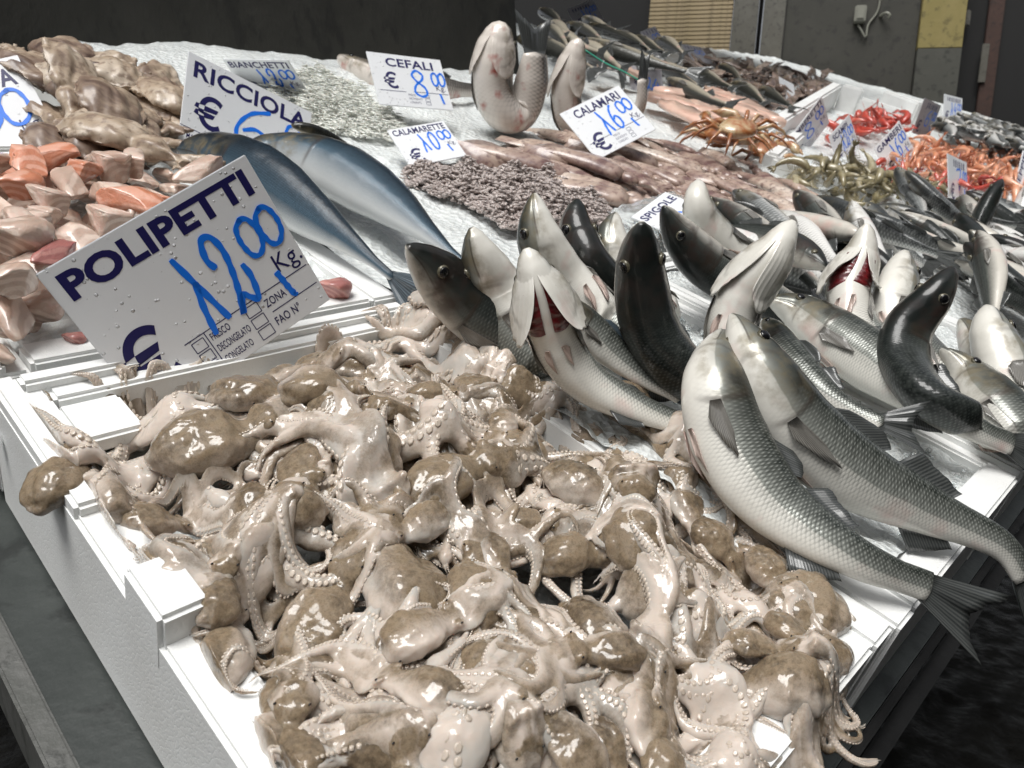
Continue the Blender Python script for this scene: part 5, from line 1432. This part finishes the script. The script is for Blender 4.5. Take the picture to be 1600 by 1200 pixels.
for key, cl in (('shrimp_g', False), ('shrimp_p', True), ('shrimp_r', False)):
    SH[key] = []
    for i in range(4):
        V, F = shrimp_mesh(90 + i, .10 if cl else .085, cl); m = mesh_np('shrimp', V, F); m.materials.append(M[key]); SH[key].append(m)
def shrimps(poly, step, key, h, label, group, sc, name='shrimp', th=.012):
    for i, (u, v) in enumerate(scatter(poly, step)):
        lay_on(name, SH[key], i, u, v, h, rng.uniform(0, 360), label, 'langoustine' if name == 'langoustine' else 'shrimp', group, .022 * sc, th * sc, .02, sc * rng.uniform(.85, 1.15), .5, .7)
shrimps([(1225, 262), (1300, 268), (1380, 290), (1470, 292), (1475, 320), (1400, 322), (1350, 318), (1290, 300), (1240, 285)], (13, 6), 'shrimp_g', .01, 'grey green shrimp in the heap behind the silver fish', 'grey green shrimps in the heap', 1.05)
shrimps([(1395, 242), (1450, 210), (1520, 215), (1610, 225), (1610, 300), (1540, 300), (1500, 285), (1440, 262)], (15, 6), 'shrimp_p', .03, 'pink orange langoustine in the heap at the right', 'pink orange langoustines in the heap', 1.2, 'langoustine')
shrimps([(1300, 205), (1330, 172), (1400, 185), (1425, 200), (1400, 205), (1350, 200)], (12, 5), 'shrimp_r', .05, 'dark red shrimp in the tall backed foam box', 'dark red shrimps in the foam box', 1.5)
shrimps([(1330, 250), (1390, 255), (1440, 268), (1420, 280), (1370, 272)], (13, 6), 'shrimp_r', .02, 'bright red shrimp at the front of the foam corner', 'bright red shrimps by the foam corner', 1.1)
shrimps([(1440, 275), (1480, 270), (1540, 300), (1580, 310), (1520, 312), (1470, 295)], (14, 6), 'shrimp_r', .03, 'bright red shrimp below the pink langoustines', 'bright red shrimps below the langoustines', 1.1)
# shining small fish at the far right end
for i, (u, v) in enumerate(scatter([(1470, 195), (1530, 190), (1610, 215), (1610, 240), (1530, 222), (1480, 212)], (14, 5))):
    small('silver', i, u, v, .05, 200 + rng.uniform(-25, 25), R(rng.uniform(-60, 60)), 1.0, 'silver_fish', 'silver fish in the far heap before the brown door', 'fish', 'silver fish in the far heap')
# brown crabs in a bundle
def crab(loc, yaw, sc, label):
    rt = empty('crab', loc, label, 'crab', 'brown crabs by the shrimps'); rt.rotation_euler = (rng.uniform(-.4, .4), rng.uniform(-.4, .4), yaw); rt.scale = (sc,) * 3
    V, F = ellipsoid((0, 0, .02), (.042, .055, .02), 8, 16); V = V + np.array([[.004 * nz(v, 40, 2)] * 3 for v in V]); obj('shell', mesh_np('shell', V, F), M['crab'], rt)
    for sg in (1, -1):
        for k in range(4):
            a = R(-40 + 27 * k); p = np.array([.03 * math.sin(a), sg * .045, .015]); d = np.array([math.sin(a), sg * math.cos(a), 0])
            V, F = tube([p, p + d * .035 + [0, 0, .018], p + d * .065 + [0, 0, .006], p + d * .085 + [0, 0, -.014]], [.006, .0055, .004, .001], 6); obj('leg', mesh_np('leg', V, F), M['crab'], rt)
        V, F = join([tube([[.03, sg * .04, .018], [.065, sg * .05, .022], [.085, sg * .03, .02], [.10, sg * .012, .018]], [.008, .011, .014, .002], 8), tube([[.08, sg * .038, .018], [.10, sg * .03, .016], [.112, sg * .014, .016]], [.008, .006, .001], 6)])
        obj('claw', mesh_np('claw', V, F), M['crab'], rt)
for u, v, h, yw, lb in [(1130, 222, .03, .4, 'brown crab at the left of the small pile'), (1168, 226, .03, 2.4, 'orange brown crab with pale claws at the right of the pile'), (1150, 212, .075, 1.4, 'crab lying on top of the pile'), (1190, 240, .0, 5.0, 'small yellow clawed crab at the foot of the pile')]:
    crab(at(u, v, h), yw, .95, lb)

# crumpled clear bag round the flat card behind the bass heads
a_, b_, c_ = at(945, 335, .01), at(1050, 300, .01), at(1110, 335, .01); n = 26; V = []
d_ = at(1010, 385, .004)
for i in range(n):
    for j in range(n):
        s_, t_ = i / (n - 1), j / (n - 1); p = a_ * (1 - s_) * (1 - t_) + b_ * s_ * (1 - t_) + c_ * s_ * t_ + d_ * (1 - s_) * t_
        V.append(p + np.array([0, 0, .016 * math.sin(math.pi * s_) * math.sin(math.pi * t_) + .010 * abs(nz(p, 24, 1)) + .006 * abs(nz(p, 60, 2))]))
F = np.array([(i * n + j, (i + 1) * n + j, (i + 1) * n + j + 1, i * n + j + 1) for i in range(n - 1) for j in range(n - 1)])
V = np.array(V); loc = V.mean(0); bg_ = obj('plastic_bag', mesh_np('plastic_bag', V - loc, F), M['film'], None, loc)
so = bg_.modifiers.new('thickness', 'SOLIDIFY'); so.thickness = .0006
tag(bg_, 'crumpled clear plastic bag under the flat spigole card', 'bag')

# ================================================================== PRICE CARDS
CARDS = {
'pol': (0.21, 0.165, [0.3122, 0.6461, 0.0177], [0.8916, 0.0215, 0.4523], [-0.4328, 0.3338, 0.8374]) ,
'left': (0.21, 0.165, [0.2578, 1.2015, 0.0051], [0.9417, -0.1357, 0.3078], [-0.1061, 0.7484, 0.6547]) ,
'ric': (0.21, 0.165, [0.6098, 1.1019, 0.0292], [0.9206, -0.1314, -0.3679], [0.375, 0.5605, 0.7384]) ,
'bia': (0.1422, 0.1002, [0.8303, 1.4365, 0.035], [0.4733, -0.8548, 0.2131], [-0.6734, -0.1951, 0.713]) ,
'cef': (0.21, 0.148, [1.3303, 1.6128, 0.005], [0.9787, -0.2054, 0.0032], [0.1481, 0.7163, 0.6819]) ,
'cte': (0.1127, 0.0886, [0.905, 1.0318, 0.03], [0.9689, -0.1569, 0.1912], [0.0618, 0.9021, 0.4271]) ,
'cal': (0.21, 0.165, [1.7304, 1.2725, 0.0028], [0.9062, -0.1141, 0.4071], [-0.0969, 0.8811, 0.4628]) ,
'gtt': (0.18, 0.1414, [2.5181, 1.0742, 0.03], [0.5542, -0.0658, 0.8298], [-0.8283, 0.0558, 0.5575]) ,
'sca': (0.145, 0.1139, [2.5753, 0.9738, 0.03], [0.8879, 0.1052, 0.4479], [-0.4424, 0.4627, 0.7683]) ,
'gam': (0.1607, 0.1263, [2.7431, 0.8675, 0.03], [0.839, 0.0344, 0.543], [-0.4534, 0.596, 0.6628]) ,
's6': (0.21, 0.148, [3.9216, 1.1704, 0.0568], [0.9896, -0.0838, -0.117], [0.1257, 0.1074, 0.9862]) ,
's14': (0.21, 0.148, [5.1026, 1.4106, 0.0506], [0.9767, -0.2113, -0.0386], [0.1238, 0.4073, 0.9049]) ,
's7': (0.21, 0.148, [2.8374, 0.6751, -0.01], [0.9872, -0.065, -0.1458], [0.1589, 0.4865, 0.8591]) ,
'sep': (0.1559, 0.1099, [3.1473, 0.5506, 0.03], [0.6733, 0.3085, 0.6719], [-0.6861, 0.5996, 0.4121]) ,
'b10': (0.21, 0.165, [4.6523, 3.8479, 0.0342], [0.8378, -0.3125, 0.4476], [-0.0552, 0.7673, 0.639]) ,
'b2': (0.21, 0.165, [6.4071, 4.501, -0.0154], [0.9114, 0.0016, 0.4115], [-0.3136, 0.6501, 0.6921]) ,
'b3': (0.1924, 0.1512, [3.6826, 2.5382, 0.07], [0.953, 0.2508, 0.1699], [-0.3012, 0.7238, 0.6208]) ,
'b4': (0.169, 0.1328, [3.8833, 2.3943, 0.05], [0.9928, -0.1195, 0.0021], [0.1041, 0.8737, 0.4752]) ,
'b24': (0.1596, 0.1125, [2.4197, 1.6682, 0.05], [0.9668, -0.2501, -0.0522], [0.1904, 0.5694, 0.7997]) ,
'bl': (0.1536, 0.1082, [3.5591, 1.6779, 0.03], [0.9845, -0.0579, -0.1655], [0.1697, 0.5526, 0.816]) ,
'spi': (0.1202, 0.0847, [1.0865, 0.6308, 0.035], [0.9575, 0.1837, 0.2223], [-0.1989, 0.9788, 0.048]) ,
}
DIG = {   # handwritten strokes in a unit box
 '0': [[(.55, 1), (.2, .85), (.08, .5), (.2, .1), (.5, 0), (.82, .2), (.92, .55), (.78, .9), (.5, 1), (.42, .93)]],
 '1': [[(.62, 0), (.30, .55), (.04, 1)], [(.30, .62), (.06, .32), (-.12, -.08)]],
 '1b': [[(.05, .62), (.35, .8), (.5, 1), (.5, .5), (.48, 0)]],
 '2': [[(.12, .62), (.0, .78), (.2, 1), (.55, .98), (.68, .75), (.5, .4), (.2, .08), (.05, -.05), (.4, .16), (.62, .08), (.86, .02), (1.05, .3), (1.0, .5)]],
 '4': [[(.5, 1), (.08, .4), (.95, .42)], [(.7, .7), (.66, 0)]],
 '6': [[(.85, 1), (.4, .8), (.12, .42), (.2, .08), (.5, 0), (.82, .14), (.84, .4), (.55, .52), (.25, .4)]],
 '7': [[(.0, .92), (.4, 1), (.85, .95), (.62, .5), (.45, 0)], [(.3, .48), (.78, .54)]],
 '8': [[(.78, .86), (.45, 1), (.15, .82), (.35, .58), (.75, .35), (.78, .1), (.45, 0), (.12, .15), (.25, .42), (.68, .66), (.8, .86)]],
 ',': [[(.1, .5), (.3, .1), (.42, .0), (.5, .02)]],
}
def ribbon(P, w_, z):
    P, _ = crom([(a, b, 0) for a, b in P], max(10, 9 * len(P))) if len(P) > 2 else (np.linspace((*P[0], 0), (*P[1], 0), 8), 0)
    T = np.gradient(P, axis=0); n = len(P); V = []
    for i in range(n):
        t = nrm(T[i]); s = np.array([-t[1], t[0], 0]); k = w_ * (1 + .12 * math.sin(i * .7)) * (.72 if i in (0, n - 1) else 1)
        for sg, zz in ((1, z + .0003), (-1, z + .0003), (-1, z), (1, z)): V.append(P[i] + s * k * sg * .5 + [0, 0, zz])
    F = grid_faces(n, 4); F += [(0, 1, 2, 3)[::-1], tuple(range((n - 1) * 4, n * 4))]
    return np.array(V), F
def text_np(body, bold=0.):
    c = bpy.data.curves.new('t', 'FONT'); c.body = body; c.size = 1; c.offset = bold; c.resolution_u = 4; c.space_character = 1.04
    o = bpy.data.objects.new('t', c); COL.objects.link(o); dg = bpy.context.evaluated_depsgraph_get()
    me = bpy.data.meshes.new_from_object(o.evaluated_get(dg)); V = np.array([v.co[:] for v in me.vertices]); F = [tuple(p.vertices) for p in me.polygons]
    bpy.data.objects.remove(o); bpy.data.curves.remove(c); bpy.data.meshes.remove(me)
    V = V - [V[:, 0].min(), 0, 0]; return V, F
TXT = {}
def lettering(body, x, y, hgt, wid=None, bold=.02, z=.0013):
    if (body, bold) not in TXT: TXT[(body, bold)] = text_np(body, bold)
    V, F = TXT[(body, bold)]; V = V.copy(); s = hgt / .72
    sx = s if wid is None else wid / (V[:, 0].max() - V[:, 0].min())
    V = V * [sx, s, 0] + [x, y, z]; return V, F
def line(x0, y0, x1, y1, w_, z=.00125):
    d = nrm(np.array([x1 - x0, y1 - y0])); s = np.array([-d[1], d[0]]) * w_ / 2
    V = [(x0 + s[0], y0 + s[1], z), (x0 - s[0], y0 - s[1], z), (x1 - s[0], y1 - s[1], z), (x1 + s[0], y1 + s[1], z)]
    return np.array(V), [(0, 1, 2, 3)]
def rect(x0, y0, x1, y1, w_):
    return [line(x0, y0, x1, y0, w_), line(x1, y0, x1, y1, w_, .00128), line(x1, y1, x0, y1, w_), line(x0, y1, x0, y0, w_, .00128)]
def card(key, name, price, label, name_box=(.05, .95, .80, .155), euro=(.10, .08, .33), price_box=(.42, .98, .30, .76), small=1, kg=True, mat='card', dim=1.0, namebold=.025, mk='marker', one='1', slot=True):
    W, H, ctr, xa, ya = CARDS[key]; xa, ya = nrm(xa), np.array(ya); ya = nrm(ya - xa * (xa @ ya)); za = np.cross(xa, ya); ctr = np.array(ctr)
    if dim != 1.0: W, H = W * dim, H * dim; ctr = CAM + (ctr - CAM) * dim
    rt = empty('price_card', np.array(ctr) - ya * H / 2, label, 'price card', 'plastic price cards standing in the fish')
    m = Matrix.Identity(4)
    for i in range(3): m[i][0], m[i][1], m[i][2], m[i][3] = xa[i], ya[i], za[i], (ctr - ya * H / 2)[i]
    rt.matrix_world = m
    bm = bmesh.new(); r = bmesh.ops.create_cube(bm, size=1)
    for v in r['verts']: v.co = Vector((v.co.x * W, (v.co.y + .5) * H, v.co.z * .0022))
    bmesh.ops.bevel(bm, geom=bm.edges[:], offset=.0006, segments=2, affect='EDGES')
    me = bpy.data.meshes.new('card'); bm.to_mesh(me); bm.free(); obj('card_sheet', me, M[mat], rt)
    X = lambda u: (u - .5) * W
    Y = lambda v: v * H
    if name.startswith('#'):      # print too far off to read: short dark bars
        n = int(name[1:]); B = []
        for k in range(n):
            x = name_box[0] + (name_box[1] - name_box[0]) * (k + .5) / n
            B.append(line(X(x), Y(name_box[2]), X(x + .006 * (k % 3)), Y(name_box[2] + name_box[3]), .045 * W * (.8 + .3 * (k % 2)), .0013))
        V, F = join(B); o = obj('name_lettering', mesh_np('name', V, F, False), M['navy'], rt); o['kind'] = 'stuff'
        name = ''
    if name:
        V, F = lettering(name, X(name_box[0]), Y(name_box[2]), name_box[3] * H, (name_box[1] - name_box[0]) * W, namebold); obj('name_lettering', mesh_np('name', V, F, False), M['navy'], rt)
    if euro:
        V, F = lettering('€', X(euro[0]), Y(euro[1]), euro[2] * H, euro[2] * H * .85, .015); obj('euro_sign', mesh_np('euro', V, F, False), M['navy'], rt)
    if price:
        main, cents = price; x0, x1, y0, y1 = price_box; n = len(main)
        wt = (x1 - x0); wm = wt * .54 / max(n, 1) if n else 0; ww = .029 * W * (1 if n < 3 else .9)
        parts = []
        x = x0
        for k, ch in enumerate(main):
            wd = wm * .86; sy = (y1 - y0)
            for st_ in DIG['1b' if (ch == '1' and one == '1b') else ch]: parts.append(ribbon([(X(x + a * wd), Y(y0 + b * sy)) for a, b in st_], ww, .0012 + .0002 * k))
            x += wm * (1.0 if ch != '1' else .92)
        if cents:
            if main:
                for st_ in DIG[',']: parts.append(ribbon([(X(x + .09 + a * .08), Y(y0 - .10 + b * .36)) for a, b in st_], ww, .0012))
            cw = (x1 - x) / 2
            for k, ch in enumerate(cents):
                for st_ in DIG[ch]: parts.append(ribbon([(X(x + .02 + k * cw * .82 + a * cw * .9), Y(y0 + (y1 - y0) * .48 + b * (y1 - y0) * .50)) for a, b in st_], ww * .85, .0014 + .0002 * k))
        for V, F in parts: obj('marker_stroke', mesh_np('stroke', V, F, False), M[mk], rt)
    P = []
    if kg: P.append(lettering('Kg.', X(.83), Y(.36), .10 * H, .13 * W, .0))
    if small:
        lw = .0011 if key == 'pol' else .0013
        P += [line(X(.06), Y(.285), X(.40), Y(.285), lw), line(X(.50), Y(.30), X(.985), Y(.30), lw)]
    if small == 2:
        P = [lettering('Kg.', X(.85), Y(.325), .115 * H, .14 * W, .0), line(X(.50), Y(.275), X(.985), Y(.275), .0009), line(X(.72), Y(.145), X(.985), Y(.145), .0009),
             lettering('ZONA', X(.71), Y(.185), .052 * H, .115 * W, .01), lettering('FAO N°', X(.71), Y(.055), .055 * H, .14 * W, .01), line(X(.30), Y(.275), X(.50), Y(.275), .0009)]
        for i, t_ in enumerate(('FRESCO', 'DECONGELATO', 'CONGELATO')):
            P.append(lettering(t_, X(.415), Y(.205 - i * .08), .046 * H, (.10, .175, .15)[i] * W, .01))
            P += rect(X(.61), Y(.19 - i * .08), X(.68), Y(.255 - i * .08), .0008)
            P += rect(X(.325), Y(.19 - i * .08), X(.385), Y(.255 - i * .08), .0008)
        P.append(line(X(.40), Y(.275), X(.40), Y(.02), .0009))
    elif small == 1:
        for i in range(3):
            P.append(lettering(('FRESCO', 'DECONGELATO', 'CONGELATO')[i], X(.42), Y(.215 - i * .07), .040 * H, (.10, .175, .15)[i] * W, .0))
            P += rect(X(.64), Y(.205 - i * .07), X(.70), Y(.255 - i * .07), .0009)
    elif small == 3:
        P = [line(X(.0), Y(.30), X(.30), Y(.28), .0011), lettering('MARE', X(.05), Y(.20), .05 * H, .09 * W, .01)]
    if P:
        V, F = join(P); o = obj('small_print', mesh_np('print', V, F, False), M['navy'], rt); o['kind'] = 'stuff'
    return rt
card('pol', 'POLIPETTI', ('12', '00'), 'large white price card reading POLIPETTI 12,00 standing behind the octopus', name_box=(.05, .95, .80, .145), euro=(.02, .15, .34), price_box=(.46, 1.0, .26, .72), small=2, dim=.90, namebold=.04)
card('left', 'A', ('', '00'), 'price card cut by the left edge of the picture, ending in letter A', name_box=(.83, .93, .76, .15), euro=None, price_box=(.56, .98, .12, .74), small=0)
card('ric', 'RICCIOLA', ('6', '00'), 'white price card reading RICCIOLA standing behind the amberjack', name_box=(.05, .96, .79, .155), euro=(.08, .36, .30), price_box=(.36, 1.1, .30, .78), small=3, kg=False)
card('bia', 'BIANCHETTI', ('12', '00'), 'small price card reading BIANCHETTI beside the whitebait by the wall', small=0)
card('cef', 'CEFALI', ('8', '00'), 'price card reading CEFALI 8,00 before the lying mullet', name_box=(.22, .86, .76, .16), euro=(.14, .34, .30), price_box=(.50, 1.0, .22, .72), dim=.80)
card('cte', 'CALAMARETTE', ('10', '00'), 'price card reading CALAMARETTE at the heap of tiny squid', small=0)
card('cal', 'CALAMARI', ('16', '00'), 'price card reading CALAMARI 16,00 tilted behind the squid rows', name_box=(.16, .90, .78, .16), dim=.80)
card('gtt', 'GAMBERETTI', ('8', '00'), 'steeply tilted price card reading GAMBERETTI 8,00 by the crabs')
card('sca', 'SCAMPI', ('12', '00'), 'price card reading SCAMPI standing between two shrimp cards', name_box=(.12, .80, .76, .16))
card('gam', 'GAMBERI', ('16', '00'), 'price card reading GAMBERI 16,00 at the red shrimps')
M['card_grey'] = m_wall('shaded_card', (.40, .39, .42), (.46, .45, .47), 9, .05, .4)  # darker copy of the card, its shade put into the colour
card('s6', '#6', ('6', '00'), 'shaded price card marked 6,00 standing over the langoustines', name_box=(.25, .85, .78, .15), mat='card_grey', small=0, dim=.9)
card('s14', '#8', ('14', '00'), 'price card marked 14,00 farthest back at the right', name_box=(.15, .9, .78, .15), small=0)
card('s7', '#6', ('7', '00'), 'narrow looking price card marked 7,00 among the silver fish', name_box=(.25, .85, .78, .15), small=0, dim=.8)
card('sep', 'SEPPIE', ('', ''), 'price card with dark letters at the right edge of the picture', small=0, kg=False)
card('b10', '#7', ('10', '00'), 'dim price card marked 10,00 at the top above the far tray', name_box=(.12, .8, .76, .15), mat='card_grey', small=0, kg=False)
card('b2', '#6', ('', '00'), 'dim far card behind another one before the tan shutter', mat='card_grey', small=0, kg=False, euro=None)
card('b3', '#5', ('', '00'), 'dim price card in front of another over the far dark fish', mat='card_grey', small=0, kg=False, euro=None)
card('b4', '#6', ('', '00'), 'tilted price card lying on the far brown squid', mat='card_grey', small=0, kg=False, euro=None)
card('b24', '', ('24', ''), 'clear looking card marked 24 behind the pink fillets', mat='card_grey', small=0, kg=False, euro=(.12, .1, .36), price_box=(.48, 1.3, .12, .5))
card('bl', '', None, 'blank beige card standing by the far foam box', small=0, kg=False, euro=None)
card('spi', 'SPIGOLE', ('1', ''), 'blue lettered card reading SPIGOLE lying flat in clear plastic behind the bass heads', name_box=(.05, .95, .70, .17), euro=None, price_box=(.55, 1.6, .05, .5), small=0, kg=False, mk='marker')

# ------------------------------------------------------------------ tip the stall into the world
bpy.context.view_layer.update()
for o in list(scene.objects):
    if o.parent is None and o.type in ('MESH', 'EMPTY'):
        o.matrix_world = TILT @ o.matrix_world
